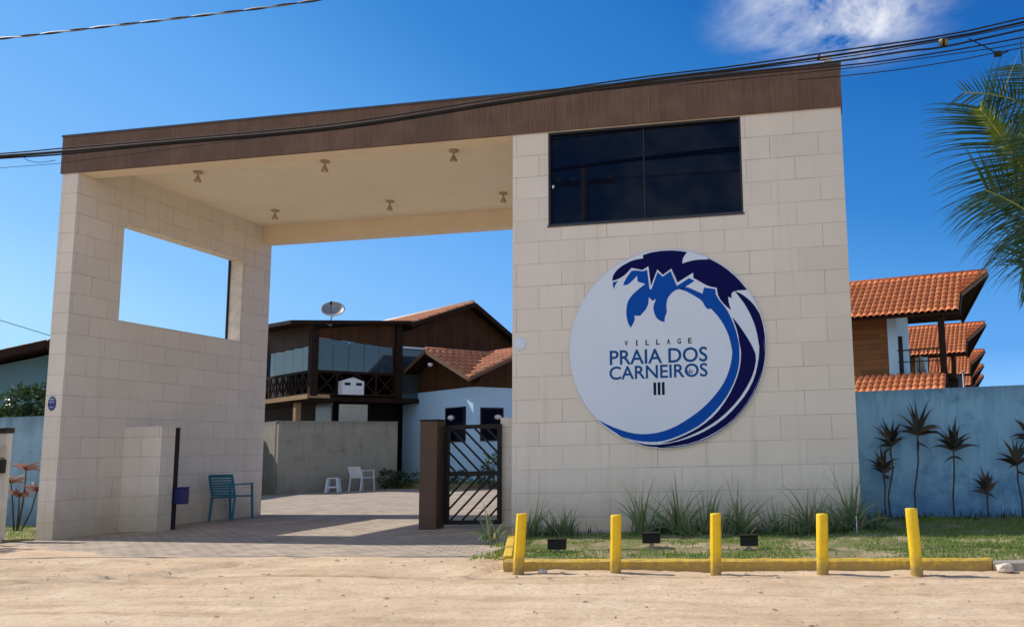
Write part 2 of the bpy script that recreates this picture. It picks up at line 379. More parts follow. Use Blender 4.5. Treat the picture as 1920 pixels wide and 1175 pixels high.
M['beige_metal'] = plain('beige_metal', (0.42,0.37,0.28), None, 6, 0.5)
M['splice'] = plain('yellowed_plastic', (0.30,0.22,0.07), (0.18,0.13,0.05), 20, 0.6)
M['dish'] = plain('grey_dish_metal', (0.30,0.28,0.25), (0.24,0.22,0.20), 5, 0.45)
M['pebble'] = plain('pebble_stone', (0.50,0.40,0.29), (0.30,0.23,0.16), 30, 0.9)
M['rubble'] = plain('pale_rubble', (0.66,0.58,0.47), (0.5,0.42,0.32), 12, 0.9, 0.5, 30)

def road_material():
    t = NT('sandy_dirt'); p = t.coord('Position')
    big = t.rng(t.noise(p, 0.35, 6, 0.62, 0.6), 0.3, 0.72)
    col = t.mix(big, (0.69,0.515,0.345), (0.57,0.41,0.265))
    st = t.coord('Position', (0.28,2.2,1), rot=(0,0,0.12))
    s = t.rng(t.noise(st, 1.6, 7, 0.7, 0.5), 0.44, 0.68, 0, 0.85); col = t.mix(s, col, (0.41,0.27,0.155))
    pale = t.rng(t.noise(p, 1.3, 8, 0.72), 0.5, 0.72, 0, 0.7); col = t.mix(pale, col, (0.78,0.62,0.44))
    gr = t.rng(t.noise(p, 26, 5, 0.75), 0.5, 0.7, 0, 0.7); col = t.mix(gr, col, (0.34,0.225,0.13))
    vo = t.new('ShaderNodeTexVoronoi', Scale=38, Randomness=1.0); t.link(p, vo.inputs['Vector'])
    sel = t.math('MULTIPLY', t.math('LESS_THAN', vo.outputs['Distance'], 0.24), t.math('GREATER_THAN', t.noise(p, 5, 4), 0.52))
    col = t.mix(t.math('MULTIPLY', sel, 0.6), col, t.mix(t.noise(p, 50, 1), (0.30,0.21,0.14), (0.75,0.60,0.44)))
    h = t.math('ADD', t.noise(p, 9, 9, 0.75), t.math('MULTIPLY', sel, 0.35))
    return t.done(col, 0.95, t.bump(h, 0.5, 0.045), 0, 0.15)
M['road'] = road_material()
def paver_material():
    t = NT('concrete_pavers'); p = t.coord('Position', rot=(0,0,0.0))
    br = t.new('ShaderNodeTexBrick', offset=0.5)
    br.inputs['Scale'].default_value = 1; br.inputs['Brick Width'].default_value = 0.22; br.inputs['Row Height'].default_value = 0.11
    br.inputs['Mortar Size'].default_value = 0.010; br.inputs['Mortar Smooth'].default_value = 0.4
    br.inputs['Color1'].default_value = (0.44,0.355,0.27,1); br.inputs['Color2'].default_value = (0.35,0.285,0.225,1); br.inputs['Mortar'].default_value = (0.13,0.095,0.065,1)
    wv = t.new('ShaderNodeVectorMath', operation='ADD'); t.link(p, wv.inputs[0])
    n3 = t.new('ShaderNodeTexNoise', Scale=1.5, Detail=2); t.link(p, n3.inputs['Vector'])
    sc = t.new('ShaderNodeVectorMath', operation='SCALE'); sc.inputs['Scale'].default_value = 0.05; t.link(n3.outputs['Color'], sc.inputs[0]); t.link(sc.outputs[0], wv.inputs[1])
    t.link(wv.outputs[0], br.inputs['Vector'])
    sand = t.rng(t.noise(p, 1.6, 8, 0.7), 0.46, 0.70, 0, 0.75)
    col = t.mix(sand, br.outputs['Color'], (0.54,0.435,0.32))
    dk = t.rng(t.noise(p, 5.5, 6, 0.7), 0.50, 0.72, 0, 0.6); col = t.mix(dk, col, (0.24,0.19,0.145))
    h = t.math('ADD', t.math('MULTIPLY', br.outputs['Fac'], -0.7), t.math('MULTIPLY', t.noise(p, 30, 4), 0.4))
    return t.done(col, 0.9, t.bump(h, 0.6, 0.012), 0, 0.2)
M['paver'] = paver_material()
def bed_material():
    t = NT('patchy_soil'); p = t.coord('Position')
    f = t.rng(t.noise(p, 1.6, 7, 0.68), 0.4, 0.62)
    col = t.mix(f, (0.40,0.31,0.19), (0.20,0.165,0.085))
    g = t.rng(t.noise(p, 2.7, 7, 0.7), 0.45, 0.56, 0, 0.75); col = t.mix(g, col, (0.11,0.15,0.035))
    k = t.rng(t.noise(p, 22, 5, 0.75), 0.5, 0.75, 0, 0.5); col = t.mix(k, col, (0.19,0.14,0.08))
    return t.done(col, 0.95, t.bump(t.noise(p, 18, 7, 0.75), 0.7, 0.03), 0, 0.15)
M['soil'] = bed_material()

# ------------------------------------------------------------------ the ground
def fbm(x, y, s, seed=0.0):
    return noise.fractal(Vector((x*s, y*s, seed)), 0.9, 2.0, 5)
b = MB(); b.quad((-900,-900,-0.07),(900,-900,-0.07),(900,900,-0.07),(-900,900,-0.07))
tag(b.build('ground', M['road']), None, None, None, 'structure')
def rut(x, y):
    # two wheel tracks that swing from the road on the left into the drive, two along the road
    h = 0
    for k in (0, 1.45):
        cx, cy, r = -6.6, 0.9 - 0.2, 4.3 + k
        d = abs(math.hypot(x-cx, y-cy) - r)
        h -= 0.042*math.exp(-(d/0.12)**2); h += 0.022*math.exp(-((d-0.25)/0.09)**2)
    for yc in (-4.35, -5.7):
        d = abs(y - yc - 0.10*math.sin(x*0.5)); h -= 0.022*math.exp(-(d/0.15)**2); h += 0.012*math.exp(-((d-0.28)/0.10)**2)
    return h
EDGE = [(-7.4,-0.62),(-6.7,-0.85),(-6.0,-1.22),(-5.2,-1.66),(-4.4,-1.98),(-3.6,-2.13),(-2.4,-2.2),(-1.0,-2.27),(0.2,-2.34),(0.62,-2.36)]
def road_h(x, y):
    e = 0.022*fbm(x, y, 0.6) + 0.008*fbm(x, y, 3.4, 4.0) + 0.006*fbm(x, y, 9.0, 9.0) + rut(x, y)
    f = min(1, max(0, (-2.0 - y)/0.8))
    ex = EDGE[0][1]
    for (xa, ya), (xb, yb) in zip(EDGE, EDGE[1:]):
        if xa <= x <= xb: ex = ya + (yb-ya)*(x-xa)/(xb-xa)
    if x > EDGE[-1][0]: ex = EDGE[-1][1] - 0.5
    d = ex - y + 0.16*fbm(x, y, 1.1, 21.0) + 0.05*fbm(x, y, 5.0, 3.0)
    lift = 0.036*max(0, min(1, (d+0.32)/0.22))*(1 - max(0, min(1, (d-0.25)/0.9))) if x < 0.9 else 0; f2 = min(1, max(0, (12 + y)/1.0)); f3 = min(1, max(0, (15-abs(x))/2))
    return -0.028 + (e + 0.004)*f*f2*f3 + lift
b = MB(); nx, ny = 520, 250; X0, X1, Y0, Y1 = -16, 16, -12.5, -0.2
vs = []
for j in range(ny+1):
    t = j/ny; y = Y0 + (Y1-Y0)*t
    for i in range(nx+1):
        x = X0 + (X1-X0)*i/nx; vs.append((x, y, road_h(x, y)))
fs = [(j*(nx+1)+i, j*(nx+1)+i+1, (j+1)*(nx+1)+i+1, (j+1)*(nx+1)+i) for j in range(ny) for i in range(nx)]
b.add(vs, fs, 0, None, True); tag(b.build('dirt_road', M['road']), None, None, None, 'structure')
b = MB(); front = [(-7.4,-0.62),(-6.7,-0.85),(-6.0,-1.22),(-5.2,-1.66),(-4.4,-1.98),(-3.6,-2.13),(-2.4,-2.2),(-1.0,-2.27),(0.2,-2.34),(0.62,-2.36),(0.5,-1.6),(0.3,-0.9),(0.05,-0.3),(0.02,5.1),(-7.4,5.1)]
b.prism([(x,y,-0.12) for x,y in front], (0,0,0.12)); tag(b.build('driveway', M['paver'], fix=True), None, None, None, 'structure')
b = MB(); b.prism([(-30,5.1,-0.13),(30,5.1,-0.13),(30,60,-0.13),(-30,60,-0.13)], (0,0,0.124)); tag(b.build('courtyard', M['paver'], fix=True), None, None, None, 'structure')
# raised bed in front of the tower, and the verge on both sides
def bed_h(x, y):
    return 0.055 + 0.03*fbm(x, y, 1.2, 2.0) + 0.012*fbm(x, y, 7, 6.0)
b = MB(); nx, ny = 150, 60; vs = []
for j in range(ny+1):
    t = j/ny
    for i in range(nx+1):
        s = i/nx; xl = 1.06 - 0.95*t if t < 0.6 else 0.49 - 0.5*(t-0.6)/0.4
        x = xl + (15-xl)*s**1.25; y = -2.93 + (1.75+2.93)*t
        if x < 4.6 and y > 0.05: y = 0.05
        z = bed_h(x, y)*min(1, 0.35+(y+2.93)/0.2)
        vs.append((x, y, z))
fs = [(j*(nx+1)+i, j*(nx+1)+i+1, (j+1)*(nx+1)+i+1, (j+1)*(nx+1)+i) for j in range(ny) for i in range(nx)]
b.add(vs, fs, 0, None, True); tag(b.build('planting_bed', M['soil']), None, None, None, 'structure')
b = MB(); b.prism([(-16,-0.25,-0.1),(-8.05,-0.25,-0.1),(-7.32,-0.05,-0.1),(-7.32,2.3,-0.1),(-16,2.3,-0.1)], (0,0,0.125)); tag(b.build('verge', M['soil'], fix=True), None, None, None, 'structure')
# mown, patchy grass: countless blades
def blades(name, n, region, dens, hmin, hmax, mat, hz):
    b = MB(); k = 0; tries = 0
    while k < n and tries < n*12:
        tries += 1
        x, y = region()
        if random.random() > dens(x, y): continue
        k += 1; h = random.uniform(hmin, hmax)*(0.6+0.5*random.random()); a = random.uniform(0, 2*PI); wd = random.uniform(0.005, 0.010)
        l = random.uniform(0, 0.7)*h; d = random.uniform(0, 2*PI); z = hz(x, y) - 0.006
        dx, dy = math.cos(a)*wd, math.sin(a)*wd
        b.add([(x-dx,y-dy,z),(x+dx,y+dy,z),(x+math.cos(d)*l,y+math.sin(d)*l,z+h)], [(0,1,2)])
    return tag(b.build(name, mat), None, None, None, 'stuff')
def bed_dens(x, y):
    n = 0.5 + 0.9*fbm(x, y, 1.3, 11.0)
    front = 0.35*math.exp(-((y+2.6)/0.28)**2); right = min(1, max(0, (x-4.3)/1.0))
    back = 0.45*math.exp(-((y+0.3)/0.3)**2)
    return max(0.03, min(1, 1.1*(n-0.36) + front*0.9 + back + 0.9*right*(0.35+0.6*n)))
blades('grass', 46000, lambda: (0.4+random.random()**1.3*8.5, -2.88+random.random()*4.4),
       lambda x, y: 0 if (x < 4.7 and y > -0.05) or (x < 0.6 and y < -1.8) else bed_dens(x, y), 0.015, 0.05, M['lawn'], bed_h)
blades('grass', 2600, lambda: (-12+random.random()*4.6, -0.2+random.random()*2.4), lambda x, y: 0.9, 0.03, 0.10, M['lawn'], lambda x, y: 0.025)
# gravel and crumbs of earth lying on the road
b = MB()
for i in range(900):
    x = random.uniform(-6.5, 8.5); y = -2.4 - random.random()**1.4*3.9; r = 0.004 + 0.010*random.random()**3
    if random.random() < 0.02: r = random.uniform(0.014, 0.024)
    z = road_h(x, y)
    vs = [(x+r*random.uniform(.7,1.3)*c[0], y+r*random.uniform(.7,1.3)*c[1], z+r*0.7*c[2]) for c in ((1,0,0.1),(0.2,1,0),(-1,0.1,0),(0,-1,0.1),(0.1,0,0.9))]
    b.add(vs, [(0,1,4),(1,2,4),(2,3,4),(3,0,4)])
tag(b.build('gravel', M['pebble']), None, None, None, 'stuff')

b = MB()
for i in range(170):
    x = random.uniform(-5.5, 8); y = -2.5 - random.random()**1.8*3.4; a = random.uniform(0, 2*PI); L = random.uniform(0.012, 0.04); z = road_h(x, y) + 0.004
    dx, dy = math.cos(a)*L, math.sin(a)*L; k = random.uniform(0.15, 0.4)
    b.add([(x-dx,y-dy,z),(x+dy*k,y-dx*k,z+0.008),(x+dx,y+dy,z+0.004),(x-dy*k,y+dx*k,z+0.008)], [(0,1,2,3)])
tag(b.build('leaf_litter', plain('dry_leaf', (0.16,0.10,0.05), (0.28,0.19,0.10), 40, 0.9)), None, None, None, 'stuff')

# ------------------------------------------------------------------ the entrance gate building
G = thing('entrance_building', 'cream tiled entrance building with brown clad roof band spanning the drive', 'gatehouse', (0,0,0))
XL0, XL1, XR = -7.30, -7.013, 4.55; ZS0, ZS1 = 5.526, 6.138; YE = 4.736
b = MB()   # side wall with its square opening
oy0, oy1, oz0, oz1 = 0.916, 3.89, 3.346, 4.988
b.box(XL0,XL1,0,YE,0,oz0); b.box(XL0,XL1,0,oy0,oz0,oz1); b.box(XL0,XL1,oy1,YE,oz0,oz1); b.box(XL0,XL1,0,YE,oz1,ZS0)
b.box(XL0,XL1,0.3,YE,ZS0,5.79)
wall = b.build('side_wall', M['tile'], G)
b = MB()   # projecting pier on the inside of that wall
b.box(XL1,-6.33,1.2,1.5,0,1.655); b.build('pier', M['tile'], G)
b = MB(); th = 0.02   # bare plaster reveal
b.box(XL0+0.03,XL1+0.004,oy0,oy1,oz1-th,oz1); b.box(XL0+0.03,XL1+0.004,oy1-th,oy1,oz0,oz1-th); b.box(XL0+0.03,XL1+0.004,oy0,oy0+th,oz0,oz1-th); b.box(XL0+0.03,XL1-0.01,oy0+th,oy1-th,oz0,oz0+th)
rv = b.build('opening_reveal', M['white_plaster'], wall)
b = MB(); b.box(XL0-0.004,XL0+0.03,oy1-0.05,oy1-0.002,oz0,oz1); b.build('metal_strip', M['black'], wall)
b = MB()   # tower
wx0, wx1, wz0, wz1 = 0.514, 3.215, 4.18, 5.515
b.box(0,XR,0.14,YE,0,ZS0); b.box(0,XR,0,0.14,0,wz0); b.box(0,wx0,0,0.14,wz0,ZS0); b.box(wx1,XR,0,0.14,wz0,ZS0); b.box(wx0,wx1,0,0.14,wz1,ZS0)
b.build('tower', M['tile'], G)
b = MB(); b.box(XL0-0.02,XR+0.02,-0.022,0.30,ZS0,ZS1-0.03); b.build('roof_band', M['fascia'], G)
b = MB(); b.box(XL0-0.03,XR+0.03,-0.035,0.31,ZS1-0.03,ZS1); b.build('roof_capping', M['cap'], G)
b = MB(); b.box(XL0,XR,0.30,YE+0.02,5.79,ZS1-0.06); b.build('roof_slab', M['ceiling'], G)
b = MB(); b.box(XL1,0,4.466,YE,5.449,5.79); b.build('rear_beam', M['plaster'], G)
b = MB(); b.box(XL1,0,0.012,0.298,ZS0-0.006,ZS0-0.001); b.build('beam_soffit', M['plaster'], G)
# window: frame, two dark panes
b = MB(); t = 0.028
b.box(wx0,wx1,0.02,0.09,wz0,wz0+t); b.box(wx0,wx1,0.02,0.09,wz1-t,wz1); b.box(wx0,wx0+t,0.02,0.09,wz0+t,wz1-t); b.box(wx1-t,wx1,0.02,0.09,wz0+t,wz1-t)
wm = (wx0+wx1)/2; b.box(wm-0.008,wm+0.008,0.06,0.085,wz0+t,wz1-t)
win = b.build('window', M['blackframe'], G)
for xa, xb, yy in ((wx0+t, wm+0.02, 0.07), (wm-0.02, wx1-t, 0.078)):
    b = MB(); b.box(xa,xb,yy,yy+0.006,wz0+t,wz1-t); b.build('pane', M['darkglass'], win)
b = MB(); b.box(wx0+0.05,wx0+0.075,0.03,0.04,4.72,4.76); b.build('latch', M['white_paint'], win)
b = MB(); b.box(wx0-0.01,wx1+0.015,-0.012,0.02,wz0-0.025,wz0); b.build('sill', M['cap'], win)
# tiled end post beside the tower where the gate closes
b = MB(); b.box(-0.735,-0.36,1.46,1.75,0,1.63); b.build('gate_post', M['tile'], G)

# round sign
import json
LOGO = {
'navy_frond': [(-0.715,0.932),(-0.71,0.983),(-0.689,1.032),(-0.633,1.094),(-0.547,1.148),(-0.426,1.201),(-0.286,1.217),(-0.29,1.26),(-0.205,1.284),(-0.105,1.298),(0.004,1.303),(0.152,1.298),(0.313,1.265),(0.281,1.226),(0.25,1.175),(0.245,1.114),(0.337,1.14),(0.453,1.156),(0.597,1.148),(0.575,1.179),(0.66,1.141),(0.751,1.092),(0.907,0.973),(1.017,0.857),(1.103,0.718),(0.927,0.709),(0.887,0.675),(0.887,0.612),(0.845,0.635),(0.844,0.574),(0.874,0.458),(0.808,0.513),(0.714,0.632),(0.695,0.763),(0.604,0.782),(0.519,0.827),(0.446,0.878),(0.389,0.908),(0.387,0.982),(0.173,0.862),(0.113,1.037),(0.166,0.857),(0.097,1.054),(-0.023,0.976),(-0.095,1.055),(-0.186,0.835),(-0.216,1.104),(-0.298,1.057),(-0.447,1.096),(-0.524,1.018),(-0.554,0.995),(-0.635,0.951)],
'navy_tip': [(-0.71,0.914),(-0.635,0.928),(-0.671,0.882),(-0.692,0.819),(-0.706,0.854)],
'blue_frond': [(-0.566,0.864),(-0.54,0.934),(-0.448,1.056),(-0.368,1.058),(-0.294,1.037),(-0.234,1.06),(-0.206,0.797),(-0.183,0.784),(-0.094,1.016),(-0.023,0.952),(0.085,1.022),(0.159,0.824),(0.169,0.818),(0.331,0.913),(0.402,0.872),(0.376,0.853),(0.288,0.805),(0.247,0.781),(0.257,0.767),(0.189,0.773),(0.125,0.752),(0.07,0.704),(0.029,0.647),(0.015,0.541),(0.025,0.472),(-0.008,0.41),(-0.012,0.341),(-0.065,0.355),(-0.128,0.406),(-0.158,0.501),(-0.159,0.569),(-0.118,0.655),(-0.168,0.633),(-0.216,0.685),(-0.233,0.553),(-0.339,0.441),(-0.42,0.447),(-0.411,0.386),(-0.47,0.286),(-0.514,0.362),(-0.532,0.49),(-0.515,0.627),(-0.453,0.722),(-0.363,0.796),(-0.262,0.867),(-0.366,0.903),(-0.374,0.984),(-0.43,0.926),(-0.501,0.868)],
'blue_crescent': [(0.235,0.789),(0.288,0.802),(0.504,0.693),(0.526,0.775),(0.675,0.746),(0.683,0.651),(0.823,0.466),(0.876,0.344),(0.923,0.216),(0.952,0.079),(0.967,-0.01),(0.966,-0.213),(0.929,-0.376),(0.861,-0.537),(0.755,-0.709),(0.598,-0.88),(0.441,-1.013),(0.261,-1.108),(0.08,-1.178),(-0.101,-1.224),(-0.282,-1.222),(-0.463,-1.196),(-0.632,-1.132),(-0.762,-1.049),(-0.853,-0.983),(-0.938,-0.91),(-0.827,-0.972),(-0.696,-1.032),(-0.501,-1.1),(-0.306,-1.125),(-0.098,-1.101),(0.083,-1.043),(0.265,-0.945),(0.447,-0.825),(0.603,-0.679),(0.735,-0.52),(0.816,-0.359),(0.859,-0.209),(0.876,-0.082),(0.864,-0.024),(0.845,0.084),(0.793,0.234),(0.707,0.38),(0.613,0.488),(0.562,0.487),(0.526,0.533),(0.496,0.603),(0.372,0.688),(0.269,0.748),(0.2,0.767)],
'navy_crescent': [(0.888,0.366),(0.953,0.283),(1.05,0.131),(1.134,-0.019),(1.188,-0.171),(1.144,-0.371),(1.063,-0.532),(0.931,-0.721),(0.723,-0.921),(0.516,-1.055),(0.311,-1.149),(0.079,-1.228),(-0.101,-1.244),(0.079,-1.201),(0.26,-1.13),(0.441,-1.04),(0.635,-0.891),(0.793,-0.692),(0.914,-0.463),(0.973,-0.276),(0.99,-0.087),(0.972,-0.001),(0.952,0.17)],
'navy_sweep': [(0.931,0.707),(1.011,0.668),(1.088,0.607),(1.154,0.541),(1.213,0.458),(1.259,0.348),(1.283,0.233),(1.292,0.086),(1.29,-0.043),(1.285,-0.201),(1.237,-0.387),(1.148,-0.597),(1.003,-0.817),(0.821,-1.001),(0.59,-1.144),(0.333,-1.249),(0.077,-1.288),(-0.18,-1.295),(-0.36,-1.258),(-0.541,-1.177),(-0.697,-1.082),(-0.632,-1.141),(-0.463,-1.211),(-0.257,-1.26),(-0.05,-1.258),(0.207,-1.209),(0.464,-1.116),(0.696,-0.985),(0.877,-0.826),(1.047,-0.631),(1.154,-0.434),(1.209,-0.223),(1.228,-0.047),(1.222,-0.012),(1.197,0.175),(1.147,0.342),(1.063,0.517),(0.998,0.612)],
}
SG = thing('round_sign', 'big round white sign with blue palm and wave emblem on the tower', 'sign', (2.137,-0.03,2.417))
b = MB(); R0 = 1.318; n = 128
b.lathe((0,0,0), [(R0,0.03),(R0,-0.006),(R0-0.006,-0.012)], n, 0, 'y')
b.add([(math.cos(2*PI*k/n)*(R0-0.006), -0.012, math.sin(2*PI*k/n)*(R0-0.006)) for k in range(n)], [tuple(range(n))])
b.build('board', M['signwhite'], SG, fix=True)
def flat_shape(name, poly, mat, y):
    bm = bmesh.new(); vs = [bm.verts.new((x, y, z)) for x, z in poly]
    es = [bm.edges.new((vs[i], vs[(i+1) % len(vs)])) for i in range(len(vs))]
    bmesh.ops.triangle_fill(bm, use_beauty=True, use_dissolve=False, edges=es)
    me = bpy.data.meshes.new(name); bm.to_mesh(me); bm.free(); me.materials.append(mat)
    o = bpy.data.objects.new(name, me); COL.objects.link(o); o.parent = SG; return o
def smooth(poly):
    out = []; n = len(poly)
    for i in range(n):
        a, p, q = Vector(poly[i-1]), Vector(poly[i]), Vector(poly[(i+1) % n])
        u, v = (p-a), (q-p)
        ang = u.angle(v) if u.length > 1e-6 and v.length > 1e-6 else 0
        if ang < 0.75: out += [tuple(p*0.75+a*0.25), tuple(p*0.75+q*0.25)]
        else: out.append(tuple(p))
    return out
def clipc(p):
    r = math.hypot(*p); return p if r < R0-0.012 else (p[0]*(R0-0.012)/r, p[1]*(R0-0.012)/r)
for k, mname, nm in (('navy_frond','signnavy','palm_frond_motif'),('navy_tip','signblue','palm_frond_motif'),('blue_frond','signblue','palm_frond_motif'),('blue_crescent','signblue','wave_motif'),('navy_crescent','signnavy','wave_motif'),('navy_sweep','signnavy','wave_motif')):
    flat_shape(nm, [clipc(p) for p in smooth(LOGO[k])], M[mname], -0.0136)
arc = [math.radians(a) for a in range(18, -97, -3)]
flat_shape('wave_motif', [(1.306*math.cos(a), 1.306*math.sin(a)) for a in arc] + [(1.294*math.cos(a), 1.294*math.sin(a)) for a in reversed(arc)], M['signnavy'], -0.0136)
def lettering(text, x0, x1, z0, z1, mat, weight=0.0, space=1.0, name='lettering', shear=0.0):
    cu = bpy.data.curves.new(name, 'FONT'); cu.body = text; cu.size = 1; cu.space_character = space; cu.offset = weight; cu.resolution_u = 4
    o = bpy.data.objects.new(name, cu); COL.objects.link(o)
    dg = bpy.context.evaluated_depsgraph_get(); me = bpy.data.meshes.new_from_object(o.evaluated_get(dg)); bpy.data.objects.remove(o)
    xs = [v.co.x for v in me.vertices]; ys = [v.co.y for v in me.vertices]; a, c = min(xs), max(xs); d, e = min(ys), max(ys)
    for v in me.vertices:
        u = (v.co.x-a)/(c-a); q = (v.co.y-d)/(e-d)
        v.co = (x0+(x1-x0)*u, -0.0138, z0+(z1-z0)*q)
    me.materials.clear(); me.materials.append(mat)
    o = bpy.data.objects.new(name, me); COL.objects.link(o); o.parent = SG; return o
TX = plain('sign_small_text', (0.06,0.045,0.06), None, 4, 0.6, spec=0.1)

for k, ch in enumerate('VILLAGE'):
    xc = -0.535 + k*0.1425; hw = 0.010 if ch == 'I' else 0.024
    lettering(ch, xc-hw, xc+hw, 0.043, 0.116, TX, 0.035)
lettering('PRAIA DOS', -0.763, 0.548, -0.203, -0.006, M['signtext'], 0.015)
lettering('CARNEIROS', -0.771, 0.544, -0.399, -0.220, M['signtext'], 0.015)
NV = plain('sign_numeral', (0.008,0.009,0.035), None, 4, 0.6, spec=0.1)
b = MB()
for k in range(3): b.box(-0.178+k*0.056, -0.142+k*0.056, -0.0144, -0.012, -0.617, -0.452)
b.build('numeral', NV, SG)
b = MB()
for k in range(3):
    b.add([(0.268+k*0.028,-0.0138,-0.335),(0.292+k*0.028,-0.0138,-0.335),(0.286+k*0.026,-0.0138,-0.300+(0.028 if k == 1 else 0))], [(0,1,2)])
b.box(0.262,0.346,-0.0142,-0.0125,-0.352,-0.342); b.build('emblem', M['signtext'], SG)

# small round sensor and house plaque
t = thing('wall_sensor', 'small round white disc on the left edge of the tower', 'sensor', (0.115,0,2.556))
b = MB(); b.lathe((0,0,0), [(0.088,0.0),(0.088,-0.008),(0.08,-0.014),(0.001,-0.014)], 24, 0, 'y'); b.build('cover', M['signwhite'], t, fix=True)
t = thing('oval_plaque', 'small blue oval plaque on the narrow end of the side wall', 'plaque', (-7.178,0,1.985))
b = MB(); n = 28; el = [(0.064*math.cos(2*PI*k/n), -0.001, 0.105*math.sin(2*PI*k/n)) for k in range(n)]
b.prism(el, (0,-0.012,0)); b.build('plate', M['plaque'], t, fix=True)
for z0, z1, hw in ((0.05,0.075,0.035),(0.012,0.03,0.045),(-0.062,-0.045,0.035)):
    b = MB(); b.box(-hw,hw,-0.0155,-0.0125,z0,z1); b.build('marking', plain('plaque_mark', (0.35,0.38,0.5), None, 5, 0.5), t)
# ceiling lamps
lamp0 = None
LAMPS = [(-5.83,1.08,'nearest the side wall, front row'),(-3.56,1.08,'middle, front row'),(-1.38,1.09,'nearest the tower, front row'),(-6.05,3.43,'nearest the side wall, back row'),(-3.68,3.40,'middle, back row'),(-1.47,3.43,'nearest the tower, back row')]
for i, (x, y, wd) in enumerate(LAMPS):
    lab = 'small bronze ceiling spotlight under the roof, ' + wd
    if lamp0 is None:
        lamp0 = thing('ceiling_lamp', lab, 'lamp', (x,y,5.79), 0, 'lamps under the gate roof')
        b = MB(); b.lathe((0,0,0), [(0.001,-0.001),(0.075,-0.001),(0.075,-0.02),(0.03,-0.035)], 16); b.build('base_plate', M['lampbrown'], lamp0)
        b = MB(); b.lathe((0,0,0), [(0.026,-0.035),(0.015,-0.055),(0.015,-0.085),(0.03,-0.10),(0.058,-0.165),(0.054,-0.17)], 16); b.build('lamp_shade', M['lampbrown'], lamp0)
        b = MB(); b.lathe((0,0,0), [(0.001,-0.188),(0.024,-0.183),(0.04,-0.165),(0.03,-0.13),(0.001,-0.12)], 14); b.build('bulb', M['lampglass'], lamp0)
    else: dup(lamp0, (x,y,5.79), random.uniform(0,6), lab)
# black slide rail with a blue box beside the pier
t = thing('steel_channel', 'tall black steel gate channel beside the tiled pier', 'post', (-6.40,1.56,0))
b = MB(); b.box(-0.07,0.065,-0.05,-0.03,0,1.62); b.box(-0.07,-0.05,-0.03,0.05,0,1.62); b.box(0.045,0.065,-0.03,0.05,0,1.62); b.build('channel', M['black'], t)
b = MB(); b.box(-0.07,0.065,-0.05,0.06,1.62,1.635); b.build('top_plate', M['black'], t)
t = thing('blue_box', 'small dark blue box fixed to the black steel channel', 'box', (-6.24,1.6,0.40))
b = MB(); b.box(-0.095,0.085,-0.07,0.07,0,0.25); b.build('body', M['bluebox'], t, bevel=0.012)
b = MB(); b.box(-0.1,0.09,-0.075,0.075,0.252,0.275); b.build('lid', M['bluebox'], t, bevel=0.008)
# gate: rusty pillar and the open-barred leaf
t = thing('gate_pillar', 'rusty brown panel clad pillar at the end of the barred gate', 'pillar', (-1.73,1.28,0))
b = MB(); b.box(-0.155,0.12,-0.14,0.14,0,1.60); b.build('cladding', M['pillar'], t, bevel=0.006)
b = MB(); b.box(-0.165,0.13,-0.15,0.15,1.602,1.625); b.build('cap_plate', M['black'], t)
GT = thing('sliding_gate', 'black metal gate leaf with chevron bars between the rusty pillar and tower', 'gate', (0,1.40,0))
gx0, gx1, gz0, gz1, gm = -1.60, -0.70, 0.05, 1.535, 0.80
for xa, xb in ((gx0,gx0+0.07),(gx1-0.05,gx1)):
    b = MB(); b.box(xa,xb,-0.03,0.03,gz0,gz1); b.build('stile', M['black'], GT)
for z, h in ((gz0,0.06),(gm-0.035,0.07),(gz1-0.06,0.06)):
    b = MB(); b.box(gx0+0.071,gx1-0.051,-0.028,0.028,z,z+h); b.build('rail', M['black'], GT)
def clip_bar(x, z, sx, sz, xa, xb, za, zb):
    ts = []
    t0, t1 = -9, 9
    for p, d, lo, hi in ((x,sx,xa,xb),(z,sz,za,zb)):
        u, v = (lo-p)/d, (hi-p)/d
        if u > v: u, v = v, u
        t0, t1 = max(t0,u), min(t1,v)
    return (t0, t1) if t1-t0 > 0.06 else None
for up in (1, 0):
    za, zb = (gm+0.036, gz1-0.061) if up else (gz0+0.061, gm-0.036)
    for k in range(-7, 10):
        x = gx0 + 0.10 + k*0.19; z = zb if up else za
        r = clip_bar(x, z, 1, -1 if up else 1, gx0+0.071, gx1-0.051, za, zb)
        if r:
            b = MB(); sg = -1 if up else 1
            b.bar((x+r[0],0,z+sg*r[0]), (x+r[1],0,z+sg*r[1]), 0.022, 0.026); b.build('bar', M['black'], GT)

